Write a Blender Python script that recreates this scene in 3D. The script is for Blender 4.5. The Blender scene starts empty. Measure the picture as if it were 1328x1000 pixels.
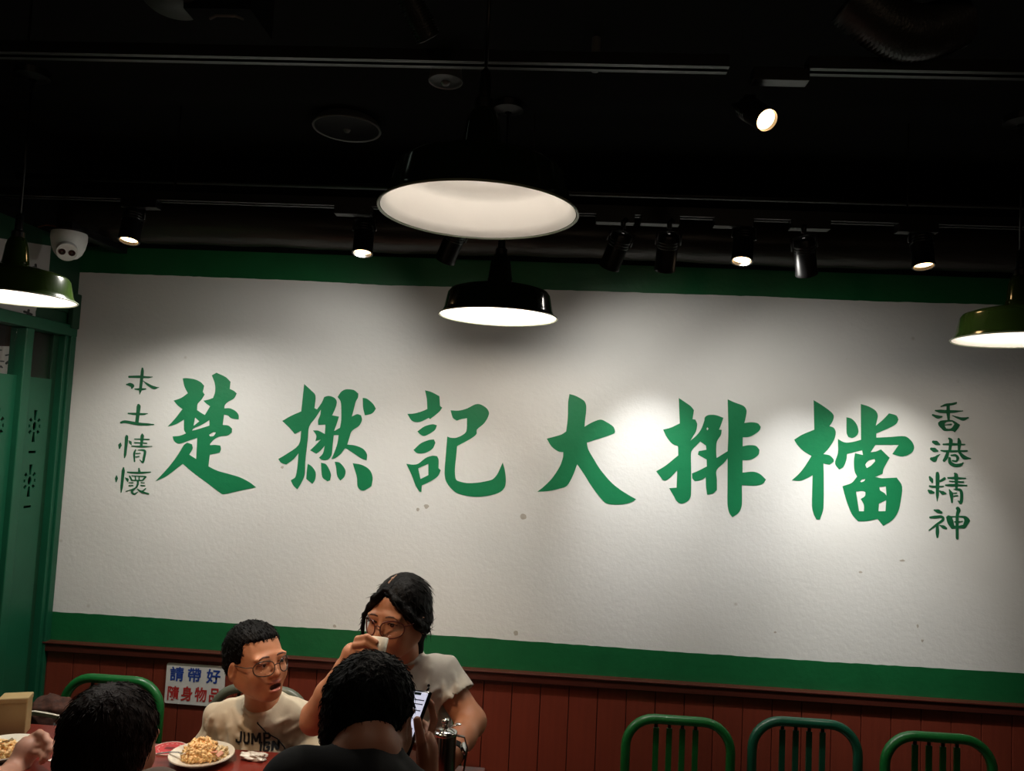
import bpy, bmesh, math, random
import numpy as np
from mathutils import Vector, Matrix, noise
from mathutils.geometry import tessellate_polygon
from mathutils.bvhtree import BVHTree
random.seed(7)
PI = math.pi
sc = bpy.context.scene
C = sc.collection

# ------------------------------------------------------------------ camera
CZ = 1.62            # camera height
D = 2.66             # distance of the mural wall (plane Y = D)
TZ = 0.76            # table top height
XL = -1.735          # plane of the left shopfront wall
RX = Vector((0.99736164, 0.05426567, 0.04821829))
UX = Vector((-0.04439607, -0.0695632, 0.99658916))
FX = Vector((-0.05743479, 0.9961005, 0.06697048))
cam_d = bpy.data.cameras.new('camera')
cam = bpy.data.objects.new('camera', cam_d)
C.objects.link(cam)
cam_d.sensor_fit = 'HORIZONTAL'
cam_d.sensor_width = 36.0
cam_d.lens = 36.0 * 1000.0 / 1328.0
cam_d.clip_start = 0.05
cam.matrix_world = Matrix.Translation((0, 0, CZ)) @ Matrix((
    (RX.x, UX.x, -FX.x, 0), (RX.y, UX.y, -FX.y, 0), (RX.z, UX.z, -FX.z, 0), (0, 0, 0, 1)))
sc.camera = cam

# ------------------------------------------------------------------ world, exposure
w = bpy.data.worlds.new('dim_room')
sc.world = w
w.use_nodes = True
w.node_tree.nodes['Background'].inputs[0].default_value = (0.9, 0.85, 0.8, 1)
w.node_tree.nodes['Background'].inputs[1].default_value = 0.0
vs = sc.view_settings
vs.view_transform = 'Standard'
vs.look = 'None'
vs.exposure = 0.0
vs.gamma = 1.0
vs.use_curve_mapping = False

# ------------------------------------------------------------------ fill lights added without fixtures
WARM = (1.0, 0.74, 0.50)
def area_light(name, loc, target, power, size, color=WARM, spread=math.radians(150)):
    l = bpy.data.lights.new(name, 'AREA')
    l.shape = 'DISK'; l.size = size; l.energy = power; l.color = color; l.spread = spread
    o = bpy.data.objects.new(name, l); C.objects.link(o)
    o.location = loc
    o.rotation_euler = (Vector(target) - Vector(loc)).to_track_quat('-Z', 'Y').to_euler()
    return o
L_BACK = 0.9
L_SPOT = 7.0
area_light('rear_fill_light', (0.9, -1.2, 2.35), (0.2, 1.5, 0.9), L_BACK, 0.35)  # soft warm fill added behind the camera, no lamp stands there
area_light('rear_fill_light', (-1.0, -1.6, 2.35), (-0.6, 1.5, 0.9), L_BACK, 0.35)
def spot_light(name, loc, target, power, angle, blend=1.0, color=WARM, radius=0.02, parent=None):
    l = bpy.data.lights.new(name, 'SPOT')
    l.energy = power; l.color = color; l.spot_size = math.radians(angle); l.spot_blend = blend
    l.shadow_soft_size = radius
    o = bpy.data.objects.new(name, l); C.objects.link(o)
    o.rotation_mode = 'QUATERNION'
    o.location = loc
    o.rotation_quaternion = (Vector(target) - Vector(loc)).to_track_quat('-Z', 'Y')
    return o

# unseen spot added to brighten the diners from the upper left
spot_light('diner_fill_spot', (-1.05, 1.22, 2.50), (-0.58, 2.10, 0.95), 46, 42, 1.0, (1.0, 0.68, 0.42), 0.012)

# ------------------------------------------------------------------ pixels of the 1328 x 1000 frame to points of the place
def ray(a, b):
    return RX * ((a - 664) / 1000.0) + UX * ((500 - b) / 1000.0) + FX
O = Vector((0, 0, CZ))
def at(a, b, Y):
    d = ray(a, b); return O + d * (Y / d.y)
def atX(a, b, X):
    d = ray(a, b); return O + d * (X / d.x)
def atZ(a, b, Z):
    d = ray(a, b); return O + d * ((Z - CZ) / d.z)

# ------------------------------------------------------------------ materials
def mat(name, col, rough=0.5, metal=0.0, noise_amt=0.0, noise_scale=30.0, bump=0.0, bump_scale=120.0,
        spec=0.5, coat=0.0, stretch=None, sss=0.0, col2=None, sheen=0.0):
    m = bpy.data.materials.new(name); m.use_nodes = True
    nt = m.node_tree; b = nt.nodes['Principled BSDF']
    b.inputs['Base Color'].default_value = (*col, 1)
    b.inputs['Roughness'].default_value = rough
    b.inputs['Metallic'].default_value = metal
    b.inputs['Specular IOR Level'].default_value = spec
    b.inputs['Coat Weight'].default_value = coat
    if sheen: b.inputs['Sheen Weight'].default_value = sheen
    if sss:
        b.inputs['Subsurface Weight'].default_value = sss
        b.inputs['Subsurface Radius'].default_value = (1, 0.35, 0.2)
        b.inputs['Subsurface Scale'].default_value = 0.006
    tc = nt.nodes.new('ShaderNodeTexCoord')
    mp = nt.nodes.new('ShaderNodeMapping')
    nt.links.new(tc.outputs['Object'], mp.inputs[0])
    if stretch: mp.inputs['Scale'].default_value = stretch
    n = nt.nodes.new('ShaderNodeTexNoise')
    n.inputs['Scale'].default_value = noise_scale; n.inputs['Detail'].default_value = 5
    nt.links.new(mp.outputs[0], n.inputs['Vector'])
    mx = nt.nodes.new('ShaderNodeMix'); mx.data_type = 'RGBA'
    c2 = col2 if col2 else tuple(c * (1 - noise_amt) for c in col)
    mx.inputs[6].default_value = (*[min(1, c * (1 + 0.4 * noise_amt)) for c in col], 1)
    mx.inputs[7].default_value = (*c2, 1)
    nt.links.new(n.outputs['Fac'], mx.inputs[0])
    nt.links.new(mx.outputs[2], b.inputs['Base Color'])
    if bump:
        n2 = nt.nodes.new('ShaderNodeTexNoise')
        n2.inputs['Scale'].default_value = bump_scale; n2.inputs['Detail'].default_value = 4
        nt.links.new(mp.outputs[0], n2.inputs['Vector'])
        bp = nt.nodes.new('ShaderNodeBump'); bp.inputs['Strength'].default_value = bump
        bp.inputs['Distance'].default_value = 0.004
        nt.links.new(n2.outputs['Fac'], bp.inputs['Height'])
        nt.links.new(bp.outputs[0], b.inputs['Normal'])
    return m
def emat(name, col, strength):
    m = bpy.data.materials.new(name); m.use_nodes = True
    nt = m.node_tree; b = nt.nodes['Principled BSDF']
    b.inputs['Base Color'].default_value = (0.8, 0.8, 0.8, 1)
    b.inputs['Emission Color'].default_value = (*col, 1)
    b.inputs['Emission Strength'].default_value = strength
    return m
M = {}
M['black'] = mat('black_paint', (0.006, 0.006, 0.006), 0.55, noise_amt=0.4)
M['ceil'] = mat('ceiling_black', (0.002, 0.002, 0.002), 0.95, noise_amt=0.5, noise_scale=4, spec=0.2)
M['fixture'] = mat('fixture_black', (0.006, 0.006, 0.0065), 0.35, noise_amt=0.3)
M['track'] = mat('track_metal', (0.008, 0.008, 0.008), 0.35, noise_amt=0.2)
M['wrap'] = mat('wrapped_duct', (0.030, 0.024, 0.020), 0.38, noise_amt=0.5, noise_scale=9, bump=0.9, bump_scale=14, stretch=(0.5, 2, 2))
M['mural'] = None
M['green_paint'] = mat('green_wall_paint', (0.006, 0.115, 0.034), 0.45, noise_amt=0.25, noise_scale=12, bump=0.25, bump_scale=60)
M['letter'] = mat('green_letter_paint', (0.006, 0.19, 0.070), 0.45, noise_amt=0.12, noise_scale=25, bump=0.25, bump_scale=60)
M['letter_dark'] = mat('dark_green_letter_paint', (0.008, 0.115, 0.045), 0.5, noise_amt=0.3, noise_scale=40, bump=0.2)
M['front_green'] = mat('shopfront_green', (0.004, 0.082, 0.038), 0.45, noise_amt=0.25, noise_scale=10, bump=0.08)
M['front_dark'] = mat('shopfront_dark_green', (0.004, 0.045, 0.018), 0.5, noise_amt=0.3)
M['wood'] = mat('red_wood_plank', (0.210, 0.036, 0.018), 0.42, noise_scale=9, stretch=(6, 6, 0.6), col2=(0.125, 0.021, 0.011), bump=0.15, bump_scale=60)
M['rail'] = mat('dark_red_rail', (0.085, 0.018, 0.011), 0.35, noise_scale=9, stretch=(0.6, 6, 6), col2=(0.045, 0.010, 0.007), bump=0.1)
M['groove'] = mat('groove_black', (0.008, 0.003, 0.002), 0.8)
M['table'] = mat('red_table_laminate', (0.21, 0.022, 0.012), 0.28, noise_scale=7, stretch=(1, 5, 5), col2=(0.13, 0.013, 0.008), coat=0.2)
M['chair_green'] = mat('green_chair_enamel', (0.007, 0.125, 0.024), 0.34, noise_amt=0.25, noise_scale=14, coat=0.2)
M['chair_teal'] = mat('teal_chair_enamel', (0.008, 0.085, 0.045), 0.30, noise_amt=0.3, noise_scale=14, coat=0.2)
M['chair_grey'] = mat('grey_green_chair_enamel', (0.10, 0.115, 0.085), 0.35, noise_amt=0.3, noise_scale=14)
M['shade_out'] = mat('green_black_enamel', (0.008, 0.016, 0.006), 0.12, noise_amt=0.2, coat=0.5)
M['shade_out_lit'] = mat('lit_green_enamel', (0.026, 0.050, 0.008), 0.16, noise_amt=0.2, coat=0.5)  # same enamel as the dark shades, its lit look put into the colour
M['shade_in'] = mat('white_enamel', (0.86, 0.82, 0.78), 0.30, noise_amt=0.03)
M['rim'] = mat('shade_rim', (0.22, 0.25, 0.18), 0.3, noise_amt=0.2)
M['bulb'] = emat('bulb_glow', (1.0, 0.86, 0.66), 18.0)
M['lens'] = emat('spot_lens_glow', (1.0, 0.60, 0.26), 14.0)
M['white_plastic'] = mat('white_plastic', (0.80, 0.80, 0.80), 0.35, noise_amt=0.04)
M['lensblack'] = mat('lens_black', (0.01, 0.01, 0.012), 0.12)
M['grey'] = mat('grey_metal', (0.16, 0.16, 0.16), 0.4, noise_amt=0.2)
M['silver'] = mat('polished_steel', (0.75, 0.74, 0.72), 0.14, metal=1.0, noise_amt=0.05)
M['foil'] = mat('foil_duct', (0.08, 0.08, 0.08), 0.4, metal=0.6, noise_amt=0.3, bump=0.4)
M['poster'] = mat('poster_paper', (0.50, 0.47, 0.44), 0.7, noise_amt=0.12, noise_scale=6)
M['ink'] = mat('poster_ink', (0.012, 0.012, 0.012), 0.7)
M['brick'] = mat('brown_brick_pillar', (0.15, 0.055, 0.035), 0.8, noise_amt=0.4, noise_scale=20)
M['dark_room'] = mat('dark_interior', (0.012, 0.010, 0.009), 0.8, noise_amt=0.4)
M['porcelain'] = mat('cream_porcelain', (0.80, 0.73, 0.60), 0.22, noise_amt=0.04)
M['cup'] = mat('cream_cup', (0.82, 0.75, 0.62), 0.25, noise_amt=0.03)
M['floor'] = mat('floor_tile', (0.10, 0.075, 0.06), 0.4, noise_amt=0.4, noise_scale=5)
M['plain_wall'] = mat('dim_room_wall', (0.20, 0.16, 0.13), 0.8, noise_amt=0.2, noise_scale=3)

def mural_material():
    m = bpy.data.materials.new('mural_plaster'); m.use_nodes = True
    nt = m.node_tree; N = nt.nodes; L = nt.links; b = N['Principled BSDF']
    b.inputs['Roughness'].default_value = 0.62
    b.inputs['Specular IOR Level'].default_value = 0.3
    tc = N.new('ShaderNodeTexCoord')
    n1 = N.new('ShaderNodeTexNoise'); n1.inputs['Scale'].default_value = 2.2; n1.inputs['Detail'].default_value = 6
    L.new(tc.outputs['Object'], n1.inputs['Vector'])
    r1 = N.new('ShaderNodeValToRGB')
    r1.color_ramp.elements[0].position = 0.3; r1.color_ramp.elements[0].color = (0.66, 0.655, 0.63, 1)
    r1.color_ramp.elements[1].position = 0.7; r1.color_ramp.elements[1].color = (0.74, 0.735, 0.715, 1)
    L.new(n1.outputs['Fac'], r1.inputs[0])
    # sparse small scuffs
    v = N.new('ShaderNodeTexVoronoi'); v.inputs['Scale'].default_value = 7.0
    v.inputs['Randomness'].default_value = 1.0
    L.new(tc.outputs['Object'], v.inputs['Vector'])
    r2 = N.new('ShaderNodeValToRGB')
    r2.color_ramp.elements[0].position = 0.02; r2.color_ramp.elements[0].color = (0.7, 0.7, 0.7, 1)
    r2.color_ramp.elements[1].position = 0.06; r2.color_ramp.elements[1].color = (0, 0, 0, 1)
    L.new(v.outputs['Distance'], r2.inputs[0])
    n3 = N.new('ShaderNodeTexNoise'); n3.inputs['Scale'].default_value = 5; L.new(tc.outputs['Object'], n3.inputs['Vector'])
    r3 = N.new('ShaderNodeValToRGB'); r3.color_ramp.elements[0].position = 0.5; r3.color_ramp.elements[1].position = 0.62
    L.new(n3.outputs['Fac'], r3.inputs[0])
    mm = N.new('ShaderNodeMath'); mm.operation = 'MULTIPLY'
    L.new(r2.outputs[0], mm.inputs[0]); L.new(r3.outputs[0], mm.inputs[1])
    mx = N.new('ShaderNodeMix'); mx.data_type = 'RGBA'
    L.new(mm.outputs[0], mx.inputs[0]); L.new(r1.outputs[0], mx.inputs[6]); mx.inputs[7].default_value = (0.42, 0.38, 0.33, 1)
    L.new(mx.outputs[2], b.inputs['Base Color'])
    n2 = N.new('ShaderNodeTexNoise'); n2.inputs['Scale'].default_value = 75; n2.inputs['Detail'].default_value = 5
    L.new(tc.outputs['Object'], n2.inputs['Vector'])
    bp = N.new('ShaderNodeBump'); bp.inputs['Strength'].default_value = 0.14; bp.inputs['Distance'].default_value = 0.006
    L.new(n2.outputs['Fac'], bp.inputs['Height'])
    L.new(bp.outputs[0], b.inputs['Normal'])
    return m
M['mural'] = mural_material()
tg = bpy.data.materials.new('thin_glass'); tg.use_nodes = True
nt = tg.node_tree; nt.nodes.remove(nt.nodes['Principled BSDF'])
tr = nt.nodes.new('ShaderNodeBsdfTransparent'); gs = nt.nodes.new('ShaderNodeBsdfGlossy'); gs.inputs['Roughness'].default_value = 0.02
mxs = nt.nodes.new('ShaderNodeMixShader')
mxs.inputs[0].default_value = 0.05; nt.links.new(tr.outputs[0], mxs.inputs[1]); nt.links.new(gs.outputs[0], mxs.inputs[2])
nt.links.new(mxs.outputs[0], nt.nodes['Material Output'].inputs[0])
M['thin_glass'] = tg


# ------------------------------------------------------------------ mesh helpers
class MB:
    def __init__(s): s.v = []; s.f = []; s.m = []
    def add(s, vs, fs, mi=0):
        o = len(s.v); s.v += [tuple(v) for v in vs]
        s.f += [tuple(i + o for i in f) for f in fs]; s.m += [mi] * len(fs); return s
    def box(s, lo, hi, bev=0.0, mi=0, R=None, loc=None):
        bm = bmesh.new(); bmesh.ops.create_cube(bm, size=1)
        c = [(lo[i] + hi[i]) / 2 for i in range(3)]; d = [hi[i] - lo[i] for i in range(3)]
        for v in bm.verts: v.co = Vector([v.co[i] * d[i] for i in range(3)])
        if bev > 0: bmesh.ops.bevel(bm, geom=bm.edges[:], offset=bev, segments=2, affect='EDGES', profile=0.5)
        for v in bm.verts:
            p = v.co + Vector(c)
            if R is not None: p = R @ p
            if loc is not None: p = p + Vector(loc)
            v.co = p
        bm.verts.index_update()
        s.add([v.co[:] for v in bm.verts], [[v.index for v in f.verts] for f in bm.faces], mi); bm.free(); return s
    def tube(s, pts, r, n=10, mi=0, closed=False, flat=None, caps=True):
        pts = [Vector(p) for p in pts]; k = len(pts)
        rr = r if isinstance(r, (list, tuple)) else [r] * k
        up = None; vs = []; fs = []
        for i, p in enumerate(pts):
            a = pts[(i - 1) % k] if (closed or i > 0) else p
            b = pts[(i + 1) % k] if (closed or i < k - 1) else p
            t = (b - a).normalized()
            if up is None:
                up = Vector((0, 0, 1)) if abs(t.z) < 0.9 else Vector((1, 0, 0))
                if flat is not None: up = Vector(flat)
            u = up - t * up.dot(t); u.normalize(); up = u
            w_ = t.cross(u)
            for j in range(n):
                an = 2 * PI * j / n
                vs.append(p + (u * math.cos(an) + w_ * math.sin(an)) * rr[i])
        for i in range(k if closed else k - 1):
            for j in range(n):
                a = i * n + j; b = i * n + (j + 1) % n
                c = ((i + 1) % k) * n + (j + 1) % n; d = ((i + 1) % k) * n + j
                fs.append((a, b, c, d))
        if not closed and caps:
            fs.append(tuple(range(n - 1, -1, -1))); fs.append(tuple((k - 1) * n + j for j in range(n)))
        return s.add(vs, fs, mi)
    def sweep_rect(s, pts, wdir, wd, th, mi=0, closed=False):
        """flat bar along pts: width wd along wdir, thickness th across"""
        pts = [Vector(p) for p in pts]; k = len(pts); W = Vector(wdir).normalized(); vs = []; fs = []
        for i, p in enumerate(pts):
            a = pts[max(i - 1, 0)] if not closed else pts[(i - 1) % k]; b = pts[min(i + 1, k - 1)] if not closed else pts[(i + 1) % k]
            t = (b - a).normalized(); n_ = t.cross(W).normalized()
            for (x_, y_) in ((-1, -1), (1, -1), (1, 1), (-1, 1)):
                vs.append(p + W * (x_ * wd / 2) + n_ * (y_ * th / 2))
        for i in range(k if closed else k - 1):
            for j in range(4):
                fs.append((i * 4 + j, i * 4 + (j + 1) % 4, ((i + 1) % k) * 4 + (j + 1) % 4, ((i + 1) % k) * 4 + j))
        if not closed: fs.append((3, 2, 1, 0)); fs.append(tuple((k - 1) * 4 + j for j in range(4)))
        return s.add(vs, fs, mi)
    def lathe(s, prof, n=48, mi=0, R=None, loc=(0, 0, 0), cap0=False, cap1=False):
        vs = []; fs = []; k = len(prof); loc = Vector(loc)
        for r, z in prof:
            for j in range(n):
                a = 2 * PI * j / n; p = Vector((r * math.cos(a), r * math.sin(a), z))
                if R is not None: p = R @ p
                vs.append(p + loc)
        for i in range(k - 1):
            for j in range(n):
                fs.append((i * n + j, i * n + (j + 1) % n, (i + 1) * n + (j + 1) % n, (i + 1) * n + j))
        if cap0: fs.append(tuple(range(n - 1, -1, -1)))
        if cap1: fs.append(tuple((k - 1) * n + j for j in range(n)))
        return s.add(vs, fs, mi)
    def sphere(s, c, r, n=16, mi=0, R=None):
        r = r if isinstance(r, (tuple, list)) else (r, r, r)
        vs = []; fs = []; m_ = n // 2
        for i in range(m_ + 1):
            for j in range(n):
                ph = PI * i / m_; th = 2 * PI * j / n
                p = Vector((r[0] * math.sin(ph) * math.cos(th), r[1] * math.sin(ph) * math.sin(th), r[2] * math.cos(ph)))
                if R is not None: p = R @ p
                vs.append(p + Vector(c))
        for i in range(m_):
            for j in range(n):
                fs.append((i * n + j, (i + 1) * n + j, (i + 1) * n + (j + 1) % n, i * n + (j + 1) % n))
        return s.add(vs, fs, mi)
    def plate(s, loops, fn, th, mi=0):
        """flat shape with holes: loops = [outer, hole...] in 2D; fn(u, v, w) -> 3D point; w from 0 (back) to th (front)"""
        tri = tessellate_polygon([[Vector((p[0], p[1], 0)) for p in lp] for lp in loops])
        flat = [p for lp in loops for p in lp]; n = len(flat)
        vs = [fn(p[0], p[1], th) for p in flat] + [fn(p[0], p[1], 0) for p in flat]
        fs = [tuple(t) for t in tri]
        o = 0
        for lp in loops:
            k = len(lp)
            for i in range(k):
                a = o + i; b = o + (i + 1) % k; fs.append((a, b, b + n, a + n))
            o += k
        return s.add(vs, fs, mi)
    def build(s, name, mats, parent=None, smooth=False, loc=None, kind=None, auto=None, recalc=True):
        me = bpy.data.meshes.new(name)
        off = Vector(loc) if loc is not None else Vector((0, 0, 0))
        me.from_pydata([tuple(Vector(v) - off) for v in s.v], [], s.f)
        for m_ in (mats if isinstance(mats, (list, tuple)) else [mats]): me.materials.append(m_)
        me.polygons.foreach_set('material_index', s.m)
        if recalc:
            bm = bmesh.new(); bm.from_mesh(me); bmesh.ops.remove_doubles(bm, verts=bm.verts, dist=1e-6)
            bmesh.ops.recalc_face_normals(bm, faces=bm.faces); bm.to_mesh(me); bm.free()
        if smooth or auto:
            me.shade_smooth()
            if auto: me.set_sharp_from_angle(angle=math.radians(auto))
        me.update()
        o = bpy.data.objects.new(name, me); C.objects.link(o)
        if loc is not None: o.location = off
        if parent is not None: o.parent = parent
        if kind: o['kind'] = kind
        return o
def tag(o, label=None, cat=None, group=None, kind=None):
    if label: o['label'] = label
    if cat: o['category'] = cat
    if group: o['group'] = group
    if kind: o['kind'] = kind
    return o
def thing(name, label, cat, loc=(0, 0, 0), rz=0, group=None):
    o = bpy.data.objects.new(name, None); C.objects.link(o)
    o.empty_display_size = 0.05
    o.location = loc; o.rotation_euler = (0, 0, rz)
    return tag(o, label, cat, group)
def copy_tree(o, parent=None):
    c = o.copy(); C.objects.link(c); c.parent = parent
    for ch in list(o.children): copy_tree(ch, c)
    return c
def smooth_loop(pts, corner=48, sub=4):
    """round the gentle vertices of an outline, keep its sharp ones"""
    n = len(pts); P = [Vector((p[0], p[1])) for p in pts]; sharp = []
    for i in range(n):
        a = P[i] - P[i - 1]; b = P[(i + 1) % n] - P[i]
        sharp.append(abs(math.degrees(a.angle(b, 0))) > corner)
    out = []
    for i in range(n):
        p1, p2 = P[i], P[(i + 1) % n]
        p0 = P[i - 1] if not sharp[i] else p1 * 2 - p2
        p3 = P[(i + 2) % n] if not sharp[(i + 1) % n] else p2 * 2 - p1
        L = (p2 - p1).length
        k = 1 if (sharp[i] and sharp[(i + 1) % n]) else sub
        for j in range(k):
            t = j / k
            m1 = (p2 - p0) * 0.5; m2 = (p3 - p1) * 0.5
            if m1.length > L: m1 *= L / m1.length
            if m2.length > L: m2 *= L / m2.length
            h00 = 2*t**3 - 3*t*t + 1; h10 = t**3 - 2*t*t + t; h01 = -2*t**3 + 3*t*t; h11 = t**3 - t*t
            q = p1*h00 + m1*h10 + p2*h01 + m2*h11
            out.append((q.x, q.y))
    return out
def stroke_poly(st, cap=5):
    """outline of a brush stroke given as (x, y, width) points"""
    P = [Vector((p[0], p[1])) for p in st]; W = [p[2] / 2 for p in st]
    # resample
    Q = []; V = []
    n = len(P)
    for i in range(n - 1):
        p0 = P[i-1] if i > 0 else P[i]*2 - P[i+1]; p3 = P[i+2] if i + 2 < n else P[i+1]*2 - P[i]
        for j in range(5):
            t = j / 5
            q = 0.5 * ((2*P[i]) + (P[i+1]-p0)*t + (2*p0-5*P[i]+4*P[i+1]-p3)*t*t + (3*P[i]-p0-3*P[i+1]+p3)*t**3)
            Q.append(q); V.append(W[i] + (W[i+1]-W[i]) * (3*t*t - 2*t**3))
    Q.append(P[-1]); V.append(W[-1])
    L = []; R_ = []
    for i in range(len(Q)):
        t = (Q[min(i+1, len(Q)-1)] - Q[max(i-1, 0)]).normalized(); nn = Vector((-t.y, t.x))
        L.append(Q[i] + nn * V[i]); R_.append(Q[i] - nn * V[i])
    t0 = (Q[0] - Q[1]).normalized(); t1 = (Q[-1] - Q[-2]).normalized()
    out = L[:]
    for k in range(1, cap):
        a = PI / 2 - PI * k / cap; nn = Vector((-t1.y, t1.x))
        out.append(Q[-1] + nn * (V[-1] * math.sin(a)) + t1 * (V[-1] * 0.8 * math.cos(a)))
    out += R_[::-1]
    for k in range(1, cap):
        a = -PI / 2 + PI * k / cap; nn = Vector((-(-t0).y, (-t0).x))
        out.append(Q[0] + nn * (V[0] * math.sin(a)) + t0 * (V[0] * 0.8 * math.cos(a)))
    return [(p.x, p.y) for p in out]
# ================================================================== the setting
XR = 2.6; YB = -2.6; HC = 2.56
def struct(mb, name, m, **k):
    return mb.build(name, m, kind='structure', **k)
struct(MB().box((XL - 1.2, YB, -0.1), (XR, D + 0.1, 0.0)), 'floor', M['floor'])
struct(MB().box((XL - 1.2, YB, HC), (XR, D + 0.1, HC + 0.1)), 'ceiling', M['ceil'])
struct(MB().box((XR, YB, 0), (XR + 0.1, D + 0.1, HC)), 'wall_right', M['plain_wall'])
struct(MB().box((XL - 1.2, YB - 0.1, 0), (XR + 0.1, YB, HC)), 'wall_front', M['plain_wall'])
wall_back = struct(MB().box((XL - 1.2, D, 0), (XR, D + 0.1, HC)), 'wall_back', M['mural'])

# green painted bands: their edges follow the brushed paint line
def wx(px, py, y=D):
    p = at(px, py, y); return (p.x, p.z)
def wall_fn(th0=0.0):
    return lambda u, v, w_: (u, D - th0 - w_, v)
top_edge = [(104, 353), (380, 363.5), (500, 370), (640, 373.5), (780, 378), (1000, 385), (1140, 391), (1328, 396)]
bot_edge = [(65, 793), (180, 800), (295, 808), (620, 827), (900, 847), (1078, 858.5), (1328, 873)]
up = [wx(*p) for p in top_edge]; up.append((XR, up[-1][1] - 0.0 + 0.0))
lo = [wx(*p) for p in bot_edge]; lo.append((XR, lo[-1][1]))
zt_green = 2.235
def jag(pts):
    out = []
    for (a, b) in zip(pts[:-1], pts[1:]):
        n = max(2, int((b[0] - a[0]) / 0.02))
        for i in range(n):
            t = i / n; out.append((a[0] + (b[0] - a[0]) * t, a[1] + (b[1] - a[1]) * t + random.uniform(-0.0009, 0.0009)))
    return out + [pts[-1]]
u2 = jag(up); l2 = jag(lo)
band = MB().plate([[(XL - 0.25, zt_green), (XR, zt_green)] + u2[::-1] + [(XL - 0.25, up[0][1])]], wall_fn(), 0.0015)
band.build('painted_band', M['green_paint'], wall_back)['label'] = 'dark green band above the white field'
z_rail = 0.838
band = MB().plate([[(XL, l2[0][1])] + l2 + [(XR, z_rail - 0.02), (XL, z_rail - 0.02)]], wall_fn(), 0.0015)
band.build('painted_band', M['green_paint'], wall_back)['label'] = 'dark green band below the white field'
band = MB().plate([[(XL - 0.25, up[0][1]), (XL + 0.001, up[0][1]), (XL + 0.0, 1.0), (XL - 0.25, 1.0)]], wall_fn(), 0.0015)
band.build('painted_band', M['green_paint'], wall_back)
band = MB().plate([[(XL - 1.2, zt_green), (XR, zt_green), (XR, HC), (XL - 1.2, HC)]], wall_fn(), 0.002)
band.build('painted_band', M['ceil'], wall_back)['label'] = 'black painted strip under the ceiling'

# wainscot of red planks, each its own piece
pw = 0.0358 * D; x0 = -0.6472 * D
gb = MB().box((XL, D - 0.008, 0.0), (XR, D - 0.001, z_rail - 0.02))
gb.build('plank_backing', M['groove'], wall_back)
pm = MB().box((0.0012, D - 0.016, 0.08), (pw - 0.0012, D - 0.007, z_rail - 0.028), bev=0.0015)
p0 = pm.build('plank', M['wood'], wall_back, loc=(0, D - 0.01, 0.4))
n = int((XR - x0) / pw) + 1
for i in range(-1, n):
    o = p0 if i == -1 else p0.copy()
    if i > -1: C.objects.link(o); o.parent = wall_back
    o.location = (x0 + i * pw, D - 0.01, 0.4)
rl = MB()
rl.box((XL, D - 0.030, z_rail - 0.034), (XR, D, z_rail - 0.004), bev=0.004)
rl.box((XL, D - 0.034, z_rail - 0.006), (XR, D, z_rail), bev=0.002)
struct(rl, 'trim_1', M['rail'])
struct(MB().box((XL, D - 0.024, 0), (XR, D, 0.09), bev=0.003), 'baseboard_back', M['rail'])

# ------------------------------------------------------------------ painted characters
def glyph(shapes, org, s, m, label, strokes=(), th=0.0012):
    """shapes: lists of loops in zoomed pixels; s: zoom factor; org: pixel origin"""
    mb = MB()
    def conv(p): return wx(org[0] + p[0] / s, org[1] + p[1] / s)
    for loops in shapes:
        mb.plate([[conv(p) for p in smooth_loop(lp)] for lp in loops], wall_fn(), th)
    for k, st in enumerate(strokes):
        mb.plate([[conv(p) for p in stroke_poly(st)]], wall_fn(), th + 0.00004 * (k + 1))
    o = mb.build('painted_character', m, wall_back)
    o['label'] = label
    return o
G = M['letter']; GD = M['letter_dark']
glyph([[[(212,90),(240,88),(300,97),(345,118),(371,145),(360,190),(374,210),(352,245),(322,280),(318,325),(348,345),(376,362),(415,297),(385,275),(365,255),(400,248),(437,235),(452,190),(450,130),(428,68),(462,48),(530,80),(566,115),(560,168),(590,182),(612,202),(590,240),(550,262),(525,285),(520,312),(560,312),(600,330),(625,360),(626,393),(590,390),(565,382),(548,366),(518,358),(512,400),(508,435),(550,440),(577,462),(575,490),(545,512),(480,522),(440,545),(413,575),(415,585),(450,583),(490,588),(495,615),(485,640),(450,648),(412,655),(402,742),(470,775),(560,800),(640,825),(710,862),(755,897),(690,910),(600,930),(530,946),(500,945),(400,870),(305,800),(212,723),(170,755),(90,815),(10,852),(70,790),(130,720),(180,650),(220,585),(245,566),(280,578),(285,610),(260,655),(312,688),(320,530),(260,550),(185,574),(150,555),(137,520),(190,515),(236,498),(222,470),(222,395),(160,430),(100,448),(150,395),(210,318),(175,290),(145,255),(200,235),(250,200),(225,150)],
   [(303,380),(336,408),(292,443)], [(410,398),(410,440),(330,465),(282,478),(290,462),(350,435)], [(405,508),(440,487),(460,490),(440,517),(415,520)]]],
   (200, 475), 5.714, G, 'first large green brushed character from the left')
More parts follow.
